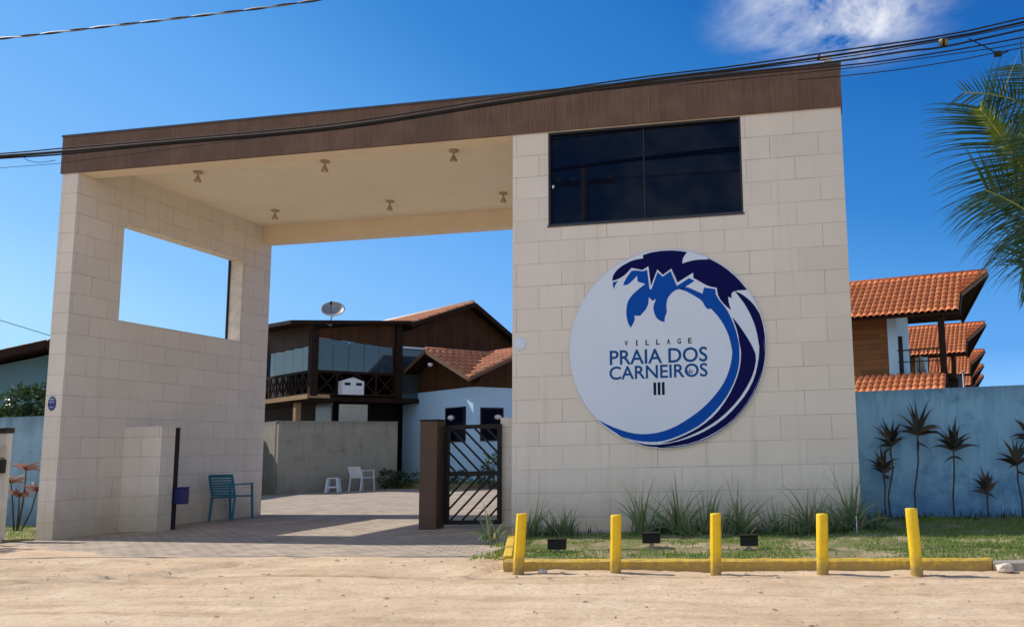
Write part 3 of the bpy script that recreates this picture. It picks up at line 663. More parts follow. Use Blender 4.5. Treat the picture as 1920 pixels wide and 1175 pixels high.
# chairs and stool
def chair(name, label, loc, rz, mat, slats, w=0.46, d=0.46, h=0.82):
    t = thing(name, label, 'chair', loc, rz)     # back at y=0, faces +y
    hw = w/2
    for x, y0, y1, z1 in ((-hw,-0.06,0,0.44),(hw,-0.06,0,0.44),(-hw,d+0.05,d,0.63),(hw,d+0.05,d,0.63)):
        b = MB(); b.bar((x,y0,0),(x,y1,z1),0.032,0.032); b.build('leg', mat, t)
    b = MB()
    if slats:
        for k in range(8): b.box(-hw+0.016,hw-0.016,0.01+k*d/8,0.01+k*d/8+0.045,0.425,0.438)
        b.box(-hw,hw,-0.008,0.0085,0.405,0.436); b.box(-hw,hw,d,d+0.016,0.405,0.436)
    else: b.box(-hw,hw,0,d,0.41,0.44)
    b.build('seat', mat, t)
    b = MB()
    if slats:
        for k in range(8):
            z = 0.45+k*0.046; b.box(-hw+0.016,hw-0.016,-0.03-k*0.012,-0.018-k*0.012,z,z+0.034)
    else:
        b.add([(-hw,-0.0,0.44),(hw,-0.0,0.44),(hw,-0.09,h),(-hw,-0.09,h),(-hw,-0.03,0.44),(hw,-0.03,0.44),(hw,-0.12,h),(-hw,-0.12,h)], [(0,1,2,3),(7,6,5,4),(4,5,1,0),(5,6,2,1),(6,7,3,2),(7,4,0,3)])
    for s in (-1,1): b.bar((s*hw,0,0.44),(s*hw,-0.115,h),0.03,0.03)
    b.bar((-hw,-0.115,h),(hw,-0.115,h),0.03,0.03); b.build('backrest', mat, t, fix=True)
    for s in (-1,1):
        b = MB(); b.bar((s*hw,-0.07,0.645),(s*hw,d+0.02,0.645),0.045,0.03); b.build('armrest', mat, t)
    return t
chair('garden_chair', 'teal slatted metal armchair beside the tiled side wall', (-6.70,3.22,0), math.radians(3), M['teal'], True, 0.44, 0.50)
chair('garden_chair', 'white plastic armchair against the far courtyard wall', (-10.72,14.7,0), math.radians(-14), M['white_plastic'], False, 0.47, 0.50, 0.76)
t = thing('stool', 'white plastic stool next to the white armchair', 'stool', (-11.30,14.35,0), 0.35)
b = MB(); b.box(-0.16,0.16,-0.16,0.16,0.42,0.45); b.build('seat', M['white_plastic'], t, bevel=0.012)
for sx in (-1,1):
    for sy in (-1,1):
        b = MB(); b.bar((sx*0.19,sy*0.19,0),(sx*0.14,sy*0.14,0.42),0.06,0.05); b.build('leg', M['white_plastic'], t)
for s in (-1,1):
    b = MB(); b.box(-0.15,0.15,s*0.168-0.012,s*0.168+0.012,0.14,0.18); b.build('stretcher', M['white_plastic'], t)
    b = MB(); b.box(s*0.168-0.012,s*0.168+0.012,-0.15,0.15,0.14,0.18); b.build('stretcher', M['white_plastic'], t)

# ------------------------------------------------------------------ bollards, kerb, floodlights
BOL = [(1.264,-3.197,1.304,0.565,'first yellow bollard at the drive end, leaning to the right'),(2.219,-3.238,2.232,0.52,'second yellow bollard from the drive'),
       (3.153,-3.277,3.166,0.54,'third yellow bollard, in the middle of the row'),(4.10,-3.315,4.118,0.52,'fourth yellow bollard, standing straight near the last one'),(4.903,-3.35,4.882,0.565,'last yellow bollard in the row, leaning to the left')]
for i, (x, y, xt, h, lab) in enumerate(BOL):
    b = MB(); r = 0.052; n = 8 if i < 3 else 20; off = PI/8
    rings = []; zs = [-0.08, 0.1, 0.3, h-0.012, h]
    for z in zs:
        rr = r*(0.93 if z == h else 1)
        rings.append([(rr*math.cos(2*PI*k/n+off) + (xt-x)*max(0,z)/h + 0.0012*random.uniform(-1,1), rr*math.sin(2*PI*k/n+off) + 0.0012*random.uniform(-1,1), z) for k in range(n)])
    vs = [p for rg in rings for p in rg]; fs = [(j*n+k, j*n+(k+1)%n, (j+1)*n+(k+1)%n, (j+1)*n+k) for j in range(len(zs)-1) for k in range(n)]
    fs += [tuple(range(len(vs)-n, len(vs)))]
    b.add(vs, fs, 0, None, n > 8); o = b.build('bollard', M['yellow'], None, 0.004 if n == 8 else 0)
    o.location = (x, y, road_h(x, y)); tag(o, lab, 'bollard', 'yellow bollards along the kerb')
def kerb(name, pts, wdt, h, mat, label):
    b = MB(); n = len(pts); vs = []
    for i, (x, y) in enumerate(pts):
        p = Vector((x, y)); d = (Vector(pts[min(i+1,n-1)]) - Vector(pts[max(i-1,0)])).normalized(); s = Vector((-d.y, d.x))
        a = [0.003*random.uniform(-1,1) for _ in range(4)]
        vs += [(p.x-s.x*(wdt/2+a[0]), p.y-s.y*(wdt/2+a[0]), -0.08),(p.x-s.x*(wdt/2+a[0]), p.y-s.y*(wdt/2+a[0]), h-0.018+a[1]),(p.x-s.x*(wdt/2-0.018), p.y-s.y*(wdt/2-0.018), h+a[2]),
               (p.x+s.x*(wdt/2-0.012), p.y+s.y*(wdt/2-0.012), h+a[2]),(p.x+s.x*wdt/2, p.y+s.y*wdt/2, h-0.012+a[3]),(p.x+s.x*wdt/2, p.y+s.y*wdt/2, -0.08)]
    fs = [(i*6+k, i*6+k+1, (i+1)*6+k+1, (i+1)*6+k) for i in range(n-1) for k in range(5)] + [(0,5,4,3,2,1), tuple((n-1)*6+k for k in range(6))]
    b.add(vs, fs); return tag(b.build(name, mat, fix=True), label, 'kerb')
kerb('kerb', [(1.06+i*0.11, -2.99 + 0.006*math.sin(i*1.7)) for i in range(42)], 0.09, 0.075, M['yellow'], 'long yellow painted kerb behind the row of bollards')
kerb('kerb', [(1.05-0.088*i, -2.88+0.245*i) for i in range(10)], 0.10, 0.10, M['yellow'], 'short yellow kerb return running back beside the drive')
kerb('kerb', [(5.58+i*0.3, -3.0 + 0.006*math.sin(i*2.1)) for i in range(22)], 0.10, 0.055, M['concrete'], 'unpainted concrete kerb beyond the last bollard')
def rock(name, label, x, y, z, r, seed, mat, cat='stone'):
    bm = bmesh.new(); bmesh.ops.create_icosphere(bm, subdivisions=2, radius=r)
    for v in bm.verts:
        k = 1 + 0.35*noise.noise(v.co*(1.6/r) + Vector((seed,0,0))); v.co = Vector((v.co.x*k*1.35, v.co.y*k, v.co.z*k*0.7))
    me = bpy.data.meshes.new(name); bm.to_mesh(me); bm.free(); me.materials.append(mat)
    o = bpy.data.objects.new(name, me); COL.objects.link(o); o.location = (x, y, z + r*0.25); return tag(o, label, cat)
rock('rubble_stone', 'pale broken chunk of rubble by the kerb past the last bollard', 5.66,-3.11,-0.01,0.062,3, M['rubble'])
rock('rubble_stone', 'small white pebble on the road between the first two bollards', 1.52,-3.24,-0.01,0.035,9, M['rubble'])
rock('rubble_stone', 'small grey stone in front of the fourth bollard', 3.72,-3.55,-0.02,0.022,5, M['pebble'])
fl0 = None
for x, y, lab in ((1.314,-2.15,'black floodlight in the bed between first and second bollard'),(2.292,-1.95,'black floodlight between second and third bollard, set furthest back'),(3.352,-2.15,'black floodlight between third and fourth bollard')):
    z = bed_h(x, y)-0.006
    if fl0 is None:
        fl0 = thing('floodlight', lab, 'floodlight', (x,y,z), 0.05, 'floodlights in the bed aimed at the sign')
        b = MB(); b.prism([(-0.092,-0.055,0.055),(-0.092,0.03,0.04),(-0.092,0.055,0.15),(-0.092,-0.05,0.15)], (0.184,0,0)); b.build('housing', M['black'], fl0, 0.004, True)
        b = MB(); b.box(-0.097,0.097,-0.065,0.06,0.1505,0.158); b.build('visor', M['black'], fl0)
        b = MB(); b.box(-0.09,0.09,-0.04,0.04,0,0.012); b.box(-0.02,0.02,-0.02,0.02,0.012,0.05); b.build('bracket', M['lampbrown'], fl0)
        b = MB(); b.add([(-0.08,0.036,0.05),(0.08,0.036,0.05),(0.08,0.058,0.14),(-0.08,0.058,0.14)], [(0,1,2,3)]); b.build('lens', M['darkglass'], fl0)
    else: dup(fl0, (x,y,z), random.uniform(-0.12,0.12), lab)
t = thing('sprinkler', 'thin white sprinkler stake in the bed near the tower corner', 'sprinkler', (4.47,-0.75,0.05))
b = MB(); b.tube([(0,0,0),(0,0,0.20)], 0.005, 6); b.build('riser', M['white_paint'], t)
b = MB(); b.lathe((0,0,0.20), [(0.005,0),(0.009,0.004),(0.009,0.02),(0.001,0.024)], 8); b.build('nozzle', M['white_paint'], t)
b = MB(); b.box(0.86,1.42,-0.14,0.0,0.03,0.075); tag(b.build('stone_slab', M['concrete']), 'pale stone edging slab lying at the foot of the tower', 'slab')
b = MB(); b.box(-8.0,-7.55,-0.62,-0.28,-0.03,0.035); tag(b.build('stone_slab', M['concrete'], None, 0.01), 'worn grey slab on the ground beside the meter post', 'slab')

# ------------------------------------------------------------------ boundary walls
b = MB(); b.prism([(4.555,1.66,-0.1),(15,1.66,-0.1),(15,1.66,1.93),(4.555,1.66,1.855)], (0,0.16,0)); tag(b.build('boundary_wall', M['bluewall'], fix=True), 'weathered blue boundary wall beside the tower behind the dark plants', 'wall')
b = MB(); b.box(-18,-7.305,2.3,2.46,-0.1,1.95); tag(b.build('boundary_wall', M['palewall']), 'stained pale blue boundary wall beyond the side wall of the gate', 'wall')
V57 = math.radians(57)
WK = thing('courtyard_wall', 'tiled wall running back along the courtyard behind the white armchair', 'wall', (-12.56,13.33,0), V57)
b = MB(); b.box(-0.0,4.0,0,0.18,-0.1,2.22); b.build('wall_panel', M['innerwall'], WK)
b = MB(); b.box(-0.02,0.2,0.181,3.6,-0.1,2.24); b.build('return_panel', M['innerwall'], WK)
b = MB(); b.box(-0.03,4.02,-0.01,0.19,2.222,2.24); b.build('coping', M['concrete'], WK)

# meter post at the left edge
t = thing('meter_post', 'pale plastered meter post with black boxes at the left edge', 'post', (-7.84,-0.2,0))
b = MB(); b.box(-0.32,0.13,0,0.10,-0.1,1.56); b.build('post', M['greypost'], t, 0.008)
b = MB(); b.box(-0.12,0.14,-0.05,0.12,1.562,1.64); b.build('cap_light', M['black'], t, 0.01)
b = MB(); b.box(-0.16,0.15,-0.05,-0.001,1.20,1.36); b.build('meter_box', M['beige_metal'], t, 0.008)
b = MB(); b.box(-0.16,0.17,-0.09,-0.001,0.98,1.18); b.build('junction_box', M['black'], t, 0.01)

# ------------------------------------------------------------------ plants
def ribbon(b, p, d, length, wd, droop, segs=5, m=0, fold=0.0, side=None, taper=1.0, turn=False):
    p = Vector(p); d = Vector(d).normalized()
    s = side or (d.cross(Vector((random.uniform(-0.6,0.6),1,random.uniform(-0.9,0.9)))) if turn else d.cross(Vector((0,0,1)))); s = s.normalized() if s.length > 1e-3 else Vector((1,0,0))
    vs = []; st = length/segs
    for i in range(segs+1):
        t = i/segs; wv = wd*(0.55+0.45*math.sin(PI*min(1,t*1.25+0.15)))*(1-t**2.2*taper)+0.0006
        vs += [p - s*wv, p + s*wv]
        p = p + d*st; d = (d + Vector((0,0,-1))*droop*st*(0.4+1.6*t)).normalized()
    b.add(vs, [(2*i, 2*i+1, 2*i+3, 2*i+2) for i in range(segs)], m, None, False)
def clump(loc, h, n, spread, label, lean=(0,0), pale=0.3):
    b = MB()
    for k in range(n):
        a = random.uniform(0, 2*PI); e = random.random()
        d = Vector((math.cos(a)*spread*e*1.5 + lean[0], math.sin(a)*spread*e*0.9 + lean[1], 1.0))
        L = h*random.uniform(0.55, 1.25)*(1.15 if e < 0.3 else 1.0)
        ribbon(b, (random.gauss(0,0.04), random.gauss(0,0.03), -0.02), d, L*(1+0.25*e), random.uniform(0.007,0.015), random.uniform(1.5,6.5)*(0.5/max(0.35,h))*(0.15+e**0.8), 8, turn=random.random() < 0.6)
    for k in range(int(n*0.5)):     # short basal leaves
        a = random.uniform(0, 2*PI); ribbon(b, (random.gauss(0,0.08), random.gauss(0,0.05), -0.02), (math.cos(a)*0.8, math.sin(a)*0.6, 1), h*random.uniform(0.2,0.5), 0.006, 2.5, 4)
    o = b.build('grass_clump', M['blade']); o.location = loc
    return tag(o, label, 'plant', 'long leaved grass clumps along the foot of the tower')
CL = [(0.12,-0.95,0.40,34,1.1,'low drooping grass clump spilling over the drive edge at the gate post',(-0.3,0)),
      (0.47,-0.55,0.40,60,0.75,'pale grass clump directly behind the first bollard',(0.15,0)),
      (0.88,-0.45,0.36,46,0.7,'short grass clump between the first bollard and the stone slab',(0,0)),
      (1.88,-0.55,0.58,44,0.75,'grass clump just right of the second bollard with one tall dark blade',(0.1,0)),
      (2.32,-0.42,0.60,60,0.7,'tall grass clump below the left half of the round sign lettering',(-0.08,0)),
      (2.70,-0.45,0.46,34,0.6,'narrow grass clump behind the third bollard',(0.05,0)),
      (3.10,-0.48,0.55,46,0.85,'wide grass clump right of the third bollard with pale arching leaves',(0.05,0)),
      (3.47,-0.40,0.36,34,0.8,'small low grass clump midway between third and fourth bollards',(0,0)),
      (3.93,-0.42,0.58,60,0.75,'dense grass clump behind the fourth bollard',(0.0,0)),
      (4.42,-0.35,0.60,74,0.85,'largest grass clump at the tower right corner',(0.08,0)),
      (4.72,-0.15,0.34,46,0.9,'dark low grass clump past the tower corner beside the blue wall',(0.1,0))]
CL += [(0.68,-0.30,0.30,30,0.9,'thin low grass clump close to the wall between the two clumps nearest the drive',(0,0)),
      (2.08,-0.28,0.34,34,0.9,'short grass clump against the wall between the two tall clumps right of the second bollard',(0.1,0)),
      (2.52,-0.62,0.32,30,1.1,'sprawling low grass clump in front of the tall ones left of the third bollard',(-0.1,-0.2)),
      (2.92,-0.30,0.38,34,0.8,'short dark grass clump against the wall just right of the third bollard',(0,0)),
      (3.68,-0.58,0.34,34,1.0,'low sprawling grass clump just left of the fourth bollard',(0.1,-0.1)),
      (4.18,-0.50,0.42,46,1.0,'leafy grass clump between the fourth bollard and the largest clump',(-0.1,0))]
for x, y, h, n, sp, lab, le in CL: clump((x, y, bed_h(x, y)), h, n, sp, lab, le)
b = MB()   # the one long stiff blade
def cordyline(loc, stem, label, nl=13, L=0.36, lean=0.0, wd=0.033, dead=2):
    t = thing('dracaena_plant', label, 'plant', loc, 0, 'dark leaved plants along the blue wall')
    b = MB(); k0 = random.uniform(-0.03,0.03)
    pts = [(0,0,-0.05),(k0+lean*0.2,0.0,stem*0.3),(lean*0.6-k0,0.01,stem*0.65),(lean*0.85+k0*0.4,0.0,stem*0.85),(lean,0,stem)]
    b.tube(spline3(pts), 0.012, 7); b.build('stem', M['stem'], t)
    b = MB()
    for k in range(nl):
        e = (k+0.5)/nl; sg = 1 if k % 2 else -1
        el = 0.35 + 1.15*e + random.uniform(-0.18,0.18)          # height angle of the leaf
        d = Vector((sg*math.cos(el)*random.uniform(0.75,1), random.uniform(-0.75,0.55)*math.cos(el), math.sin(el)))
        ribbon(b, (lean, 0, stem-0.07+0.10*e), d, L*random.uniform(0.7,1.15), wd*random.uniform(0.7,1.15), (4.2-3.4*e)*random.uniform(0.5,1.3), 8, 0, turn=True)
    for k in range(dead):
        a = random.uniform(0,2*PI); ribbon(b, (lean*0.9, 0, stem*random.uniform(0.8,0.95)), (math.cos(a), math.sin(a)*0.5, -0.3), L*random.uniform(0.4,0.7), wd*0.5, 7, 5, 0, turn=True)
    b.build('foliage', M['cord'], t)
    return t
def spline3(pts):
    return [Vector(p) for p in pts]
cordyline((4.93,1.42,0.05), 0.72, 'shorter dark rosette plant nearest the tower, in front of its taller neighbour', 11, 0.28, -0.01)
cordyline((4.99,1.47,0.05), 1.08, 'dark rosette plant second from the tower on a slightly bent stem', 12, 0.34, 0.07)
cordyline((5.33,1.44,0.05), 1.22, 'tallest dark rosette plant on a bare straight stem against the blue wall', 15, 0.44, 0.10)
cordyline((5.84,1.44,0.05), 1.0, 'medium dark rosette plant right of the tallest one', 14, 0.38, 0.06)
cordyline((6.29,1.44,0.05), 0.42, 'smallest dark plant, low in front of the blue wall', 10, 0.26, 0.01)
cordyline((6.74,1.44,0.05), 0.78, 'dark rosette plant near the right edge, the lower of the pair there', 12, 0.34, -0.03)
cordyline((6.93,1.48,0.05), 1.12, 'dark rosette plant cut by the right edge of the view', 12, 0.36, 0.0)
# weeds and leaf litter at the foot of the blue wall
b = MB()
for k in range(420):
    x = random.uniform(4.7, 9); a = random.uniform(0,2*PI)
    ribbon(b, (x, random.uniform(1.2,1.62), 0.04), (math.cos(a)*0.7, math.sin(a)*0.5, random.uniform(0.3,1.4)), random.uniform(0.05,0.22), random.uniform(0.004,0.014), 3, 3)
for k in range(900):
    x = random.uniform(0.25, 4.7); a = random.uniform(0,2*PI)
    if 0.8 < x < 1.75 and random.random() < 0.85: continue
    ribbon(b, (x, -0.12-random.random()**1.5*0.5, 0.05), (math.cos(a)*0.9, math.sin(a)*0.6, random.uniform(0.4,1.6)), random.uniform(0.06,0.24), random.uniform(0.004,0.010), 3, 4)
tag(b.build('undergrowth', M['bush_dark']), None, None, None, 'stuff')

def leafy(b, c, r, n, size, m=0, squash=(1,1,1), shell=0.55):
    c = Vector(c)
    for k in range(n):
        while True:
            v = Vector((random.uniform(-1,1), random.uniform(-1,1), random.uniform(-1,1)))
            if 0.05 < v.length <= 1: break
        v = v.normalized()*(shell + (1-shell)*random.random()**0.6)
        k2 = 0.8 + 0.5*noise.noise(v*2.2 + c)
        p = c + Vector((v.x*r*squash[0]*k2, v.y*r*squash[1]*k2, v.z*r*squash[2]*k2))
        d = (v + Vector((random.uniform(-1,1), random.uniform(-1,1), random.uniform(-0.8,0.6)))).normalized()
        s = d.cross(Vector((random.uniform(-1,1), random.uniform(-1,1), random.uniform(-1,1)))).normalized()
        L = size*random.uniform(0.6,1.3); wv = L*0.24
        b.add([p, p+d*L*0.5+s*wv, p+d*L, p+d*L*0.5-s*wv], [(0,1,2,3)], m)
def shrub(name, label, cat, loc, blobs, leaf, size, stems=3, n=380, group=None, h=0.5):
    t = thing(name, label, cat, loc, 0, group)
    b = MB()
    for c, r, q in blobs: leafy(b, c, r, int(n*q), size, 0, (1,1,0.85))
    b.build('foliage', M[leaf], t)
    b = MB()
    for c, r, q in blobs[:stems]: b.tube([(c[0]*0.2,c[1]*0.2,-0.1),(c[0]*0.6,c[1]*0.6,c[2]*0.5),c], [0.03,0.022,0.008], 6)
    b.build('trunk', M['stem'], t); return t
shrub('shrub', 'dark leafy shrub showing above the pale blue wall beside the gate', 'shrub', (-12.5,4.8,0), [((0,0,2.35),0.62,1.3),((0.75,0.2,2.2),0.6,1.2),((-0.55,0.1,2.05),0.5,1),((1.2,0,2.5),0.45,0.8),((0.3,0.3,1.7),0.7,1)], 'bush_dark', 0.12, 4, 900)
shrub('shrub', 'bright green leafy shrub above the pale blue wall at the left edge', 'shrub', (-13.9,4.3,0), [((0.1,0,2.35),0.5,1.2),((-0.5,0.2,2.1),0.55,1),((0.55,0.1,2.0),0.45,0.8)], 'bush_light', 0.12, 3, 800)
shrub('garden_shrub', 'small round green shrub by the booth corner behind the gate bars', 'shrub', (-6.2,14.9,0), [((0,0,0.75),0.42,1),((0.35,0.1,0.5),0.3,0.7),((-0.25,-0.1,0.4),0.3,0.7)], 'bush_dark', 0.11, 3, 320)
shrub('garden_shrub', 'low dark bush at the end of the courtyard wall', 'shrub', (-10.55,16.3,0), [((0,0,0.35),0.4,1),((0.45,0.1,0.3),0.34,0.8)], 'bush_dark', 0.11, 2, 320)
shrub('garden_shrub', 'low hedge-like bush in front of the light blue booth', 'shrub', (-8.6,15.9,0), [((-0.9,0.5,0.3),0.36,0.8),((-0.3,0.2,0.32),0.36,0.8),((0.4,-0.2,0.3),0.38,0.8),((1.1,-0.5,0.34),0.36,0.8)], 'bush_dark', 0.1, 4, 320)
# the reddish plant left of the side wall
t = thing('red_leaf_plant', 'pink and red leaved plant against the pale blue wall at the left', 'plant', (-9.0,1.3,0))
b = MB()
for i, (x, z) in enumerate(((0,0.62),(0.1,1.05),(-0.18,0.85),(0.34,0.7))): b.tube([(x*0.2,0,-0.03),(x*0.7,0.02,z*0.5),(x,0,z)], [0.016,0.013,0.009], 6)
b.build('stem', M['stem'], t)
b = MB()
for x, z in ((0,0.62),(0.1,1.05),(-0.18,0.85),(0.34,0.7)):
    for k in range(11):
        a = 2*PI*k*0.382; ribbon(b, (x,0,z-0.03), (math.cos(a), math.sin(a), 0.15+1.0*k/11), random.uniform(0.22,0.36), 0.034, 4.0, 6, 0, turn=True)
b.build('foliage', M['pink_leaf'], t)
# young tree just outside the left edge; its shade lies across the drive mouth
t = thing('young_tree', 'slender young tree just outside the left edge of the view', 'tree', (-8.9,-1.15,0))
b = MB(); b.tube([(0,0,-0.05),(0.04,0,0.8),(0.0,0.03,1.6),(0.03,0,2.2)], [0.05,0.04,0.03,0.012], 8)
for a in range(6): b.tube([(0.01,0,1.2+0.15*a),(0.3*math.cos(a*2.1),0.3*math.sin(a*2.1),1.6+0.15*a)], [0.015,0.005], 5)
b.build('trunk', M['stem'], t)
b = MB()
for c, r in (((0.1,0,2.2),0.45),((-0.35,0.1,1.9),0.38),((0.4,-0.15,1.85),0.36),((0,0.3,1.7),0.35),((0.05,-0.35,1.65),0.33)): leafy(b, c, r, 110, 0.2)
b.build('crown', M['bush_dark'], t)

# coconut palm leaning in from the right
PC = Vector((7.15,-1.30,2.75))
t = thing('coconut_palm', 'coconut palm with feathery fronds reaching in from the right edge', 'palm', (PC.x+0.15,PC.y+0.1,0))
T0 = Vector(t.location)
b = MB(); pts = [Vector((0.25,0.05,-0.1)),Vector((0.2,0.03,0.9)),Vector((0.06,-0.04,1.8)),PC-T0]
b.tube(pts, [0.17,0.13,0.115,0.10], 12); b.build('trunk', M['trunk'], t)
def frond(mid, tip, leaf='palm_leaf', n=54, L=0.72, sag=0.7, face=(0,1,0.25), start=0.16, asym=1.0):
    # face: the direction the flat of the frond is turned to
    p0 = PC - T0; p1 = Vector(mid) - T0; p2 = Vector(tip) - T0; face = Vector(face)
    c = p1*2 - (p0+p2)*0.5
    B = lambda s: p0*(1-s)**2 + c*2*s*(1-s) + p2*s*s
    D = lambda s: ((c-p0)*2*(1-s) + (p2-c)*2*s).normalized()
    b = MB(); b.tube([B(i/10) for i in range(11)], [0.024*(1-0.85*i/10)+0.002 for i in range(11)], 6, 1)
    for k in range(n):
        s = start + (0.995-start)*k/(n-1); p = B(s); d = D(s)
        lat = d.cross(face).normalized(); nrm = lat.cross(d).normalized()
        prof = math.sin(PI*min(1, 0.22+0.66*(s-start)/(1-start)))
        for sg in (-1, 1):
            dd = lat*sg + d*(0.45+1.5*max(0,s-0.6)) + nrm*random.uniform(-0.22,0.22) + Vector((random.uniform(-.05,.05),0,random.uniform(-.07,.07)))
            ribbon(b, p, dd, L*(0.4+0.65*prof)*random.uniform(0.85,1.1)*(asym if sg > 0 else 1), random.uniform(0.010,0.016), sag*random.uniform(0.6,1.4), 6, 0, side=(d+nrm*random.uniform(-0.9,0.9)))
    b.build('frond', [M[leaf], M['rachis']], t)
frond((6.55,-1.55,3.80), (6.02,-1.72,4.70), 'palm_leaf', 70, 0.98, 0.55, (0.1,1,0.0))
frond((6.45,-1.75,3.85), (5.97,-1.86,4.64), 'palm_young', 60, 0.22, 0.3, (0.9,1,0.1))
frond((6.85,-1.55,4.35), (5.80,-1.90,4.82), 'palm_leaf', 54, 0.55, 1.6, (0.1,0.6,1))
frond((6.95,-1.3,4.4), (6.52,-1.5,5.25), 'palm_leaf', 40, 0.75, 0.4, (0.1,1,0.0))
frond((6.62,-1.55,3.38), (5.98,-1.80,3.75), 'palm_leaf', 60, 0.92, 0.9, (0.1,1,0.0))
frond((6.78,-1.2,3.1), (6.45,-1.1,3.05), 'palm_leaf', 46, 0.65, 0.5, (0.1,1,0.6))
frond((6.75,-1.75,3.75), (6.30,-2.1,4.25), 'palm_leaf', 46, 0.62, 0.8, (0.2,1,0.3))
frond((7.4,-0.6,4.5), (7.6,0.4,5.0)); frond((7.9,-1.5,4.2), (9.0,-1.7,4.4)); frond((7.7,-2.1,4.0), (8.4,-3.0,4.1)); frond((8.0,-0.7,3.6), (9.1,-0.1,3.2)); frond((6.9,-0.5,4.0), (6.7,0.4,4.4)); frond((7.2,-1.4,4.7), (7.3,-1.6,5.6))
b = MB()
for k in range(7):
    a = k*0.9; c = Vector((0.15*math.cos(a),0.15*math.sin(a),-0.22-0.05*(k%2))) + PC - T0
    b.lathe(c, [(0.001,-0.11),(0.06,-0.08),(0.08,0),(0.05,0.09),(0.001,0.11)], 10)
b.build('coconut', M['palm_young'], t)

# ------------------------------------------------------------------ tiled roofs
def tile_roof(b, r0, r1, e1, e0, m=0, under=1, period=0.24, row=0.36, amp=0.045, thick=0.07, keep=None, nc=0):
    # ridge r0-r1, eave e0-e1; wavy clay courses above, flat boarded underside
    r0, r1, e0, e1 = map(Vector, (r0, r1, e0, e1))
    W = max((r1-r0).length, (e1-e0).length); Ln = max((e0-r0).length, (e1-r1).length)
    nrm = (r1-r0).cross(e0-r0); nrm = (e1-e0).cross(e0-r0) if nrm.length < 1e-4 else nrm
    nrm.normalize(); nrm = nrm if nrm.z > 0 else -nrm
    nc = nc or max(2, int(W/period)); nr = max(1, int(Ln/row)); per = 6
    cols = nc*per; vs = []; uvs = []
    for j in range(nr):
        for end in (0, 1):
            v = (j+end)/nr
            for i in range(cols+1):
                u = i/cols; p = (r0*(1-u)+r1*u)*(1-v) + (e0*(1-u)+e1*u)*v
                ph = (i % per)/per; hgt = amp*(2*abs(math.sin(PI*ph))**0.8 - 0.6) + 0.018*end
                vs.append(p + nrm*(hgt+0.03)); uvs.append((u*nc*0.24, v*nr*0.36))
    fs = []; fu = []
    for j in range(nr):
        base = j*2*(cols+1)
        for i in range(cols):
            q = (base+i, base+i+1, base+cols+1+i+1, base+cols+1+i)
            if keep and not keep(vs[q[0]].lerp(vs[q[2]], 0.5)): continue
            fs.append(q); fu.append([uvs[k] for k in q])
        if j < nr-1:
            nb = base+2*(cols+1)
            for i in range(cols):
                q = (base+cols+1+i, base+cols+2+i, nb+i+1, nb+i)
                if keep and not keep(vs[q[0]].lerp(vs[q[2]], 0.5)): continue
                fs.append(q); fu.append([uvs[k] for k in q])
    b.add(vs, fs, m, fu, True)
    if keep: return
    d = nrm*thick; a = [r0, r1, e1, e0]; c = [p-d for p in a]
    b.add(a+c, [(0,1,2,3),(7,6,5,4),(0,4,5,1),(1,5,6,2),(2,6,7,3),(3,7,4,0)], under)

# ---- light blue guard booth with crossing gables
BT = thing('guard_booth', 'light blue guard booth with clay tiled cross gables behind the gate', 'booth', (-7.45,16.2,0), V57)
b = MB(); b.box(0,3.7,0,4.5,-0.1,3.36); b.build('wall', M['booth'], BT)
b = MB()
for y0, y1, in ((0.42,1.66),): b.box(-0.02,0.06,y0,y1,1.5,2.67)
f = b.build('window', M['blackframe'], BT); b = MB(); b.box(-0.026,-0.021,0.47,1.57,1.55,2.62); b.build('pane', M['darkglass'], f)
b = MB(); b.box(0.27,1.2,-0.02,0.06,1.5,2.62); f = b.build('window', M['blackframe'], BT); b = MB(); b.box(0.32,1.15,-0.026,-0.021,1.55,2.57); b.build('pane', M['darkglass'], f)
b = MB(); b.lathe((-0.03,1.25,2.32), [(0.001,-0.10),(0.1,-0.06),(0.15,0),(0.1,0.06),(0.001,0.10)], 16); b.build('oval_lamp', M['white_plastic'], BT)
b = MB(); b.lathe((0.95,-0.03,2.30), [(0.001,-0.09),(0.1,-0.06),(0.14,0),(0.1,0.06),(0.001,0.09)], 16); b.build('oval_lamp', M['white_plastic'], BT)
rf = MB()
e, z0, z1 = 0.6, 3.50, 4.64; ym, xm = 2.0, 1.9
tile_roof(rf, (-e,ym,z1),(3.9,ym,z1),(3.9,-0.6,z0),(-e,-0.6,z0), keep=lambda p: p.y >= p.x-0.06)
tile_roof(rf, (-e,ym,z1),(3.9,ym,z1),(3.9,4.75,z0),(-e,4.75,z0))
tile_roof(rf, (xm,-e,z1),(xm,3.9,z1),(-0.6,3.9,z0),(-0.6,-e,z0), keep=lambda p: p.x >= p.y-0.06)
tile_roof(rf, (xm,-e,z1),(xm,3.9,z1),(4.4,3.9,z0),(4.4,-e,z0))
rf.add([(-e,ym,z1-0.06),(3.9,ym,z1-0.06),(3.9,3.9,z0-0.06),(-e,-0.6,z0-0.06)], [(0,1,2,3)], 1); rf.add([(xm,-e,z1-0.06),(xm,3.9,z1-0.06),(3.9,3.9,z0-0.06),(-0.6,-e,z0-0.06)], [(0,1,2,3)], 1)
roof = rf.build('roof', [M['rooftile_pale'], M['darkbeam']], BT)
b = MB(); b.tube([(-e-0.01,ym,z1+0.06),(3.9,ym,z1+0.06)], 0.085, 10); b.tube([(xm,-e-0.01,z1+0.06),(xm,3.9,z1+0.06)], 0.085, 10); b.build('ridge_tiles', M['rooftile_pale'], roof)
b = MB()
for s in (-1,1): b.bar((-e-0.02,ym,z1-0.03),(-e-0.02,ym+s*2.7,z0-0.05),0.035,0.11); b.bar((xm,-e-0.02,z1-0.03),(xm+s*2.55,-e-0.02,z0-0.05),0.035,0.11)
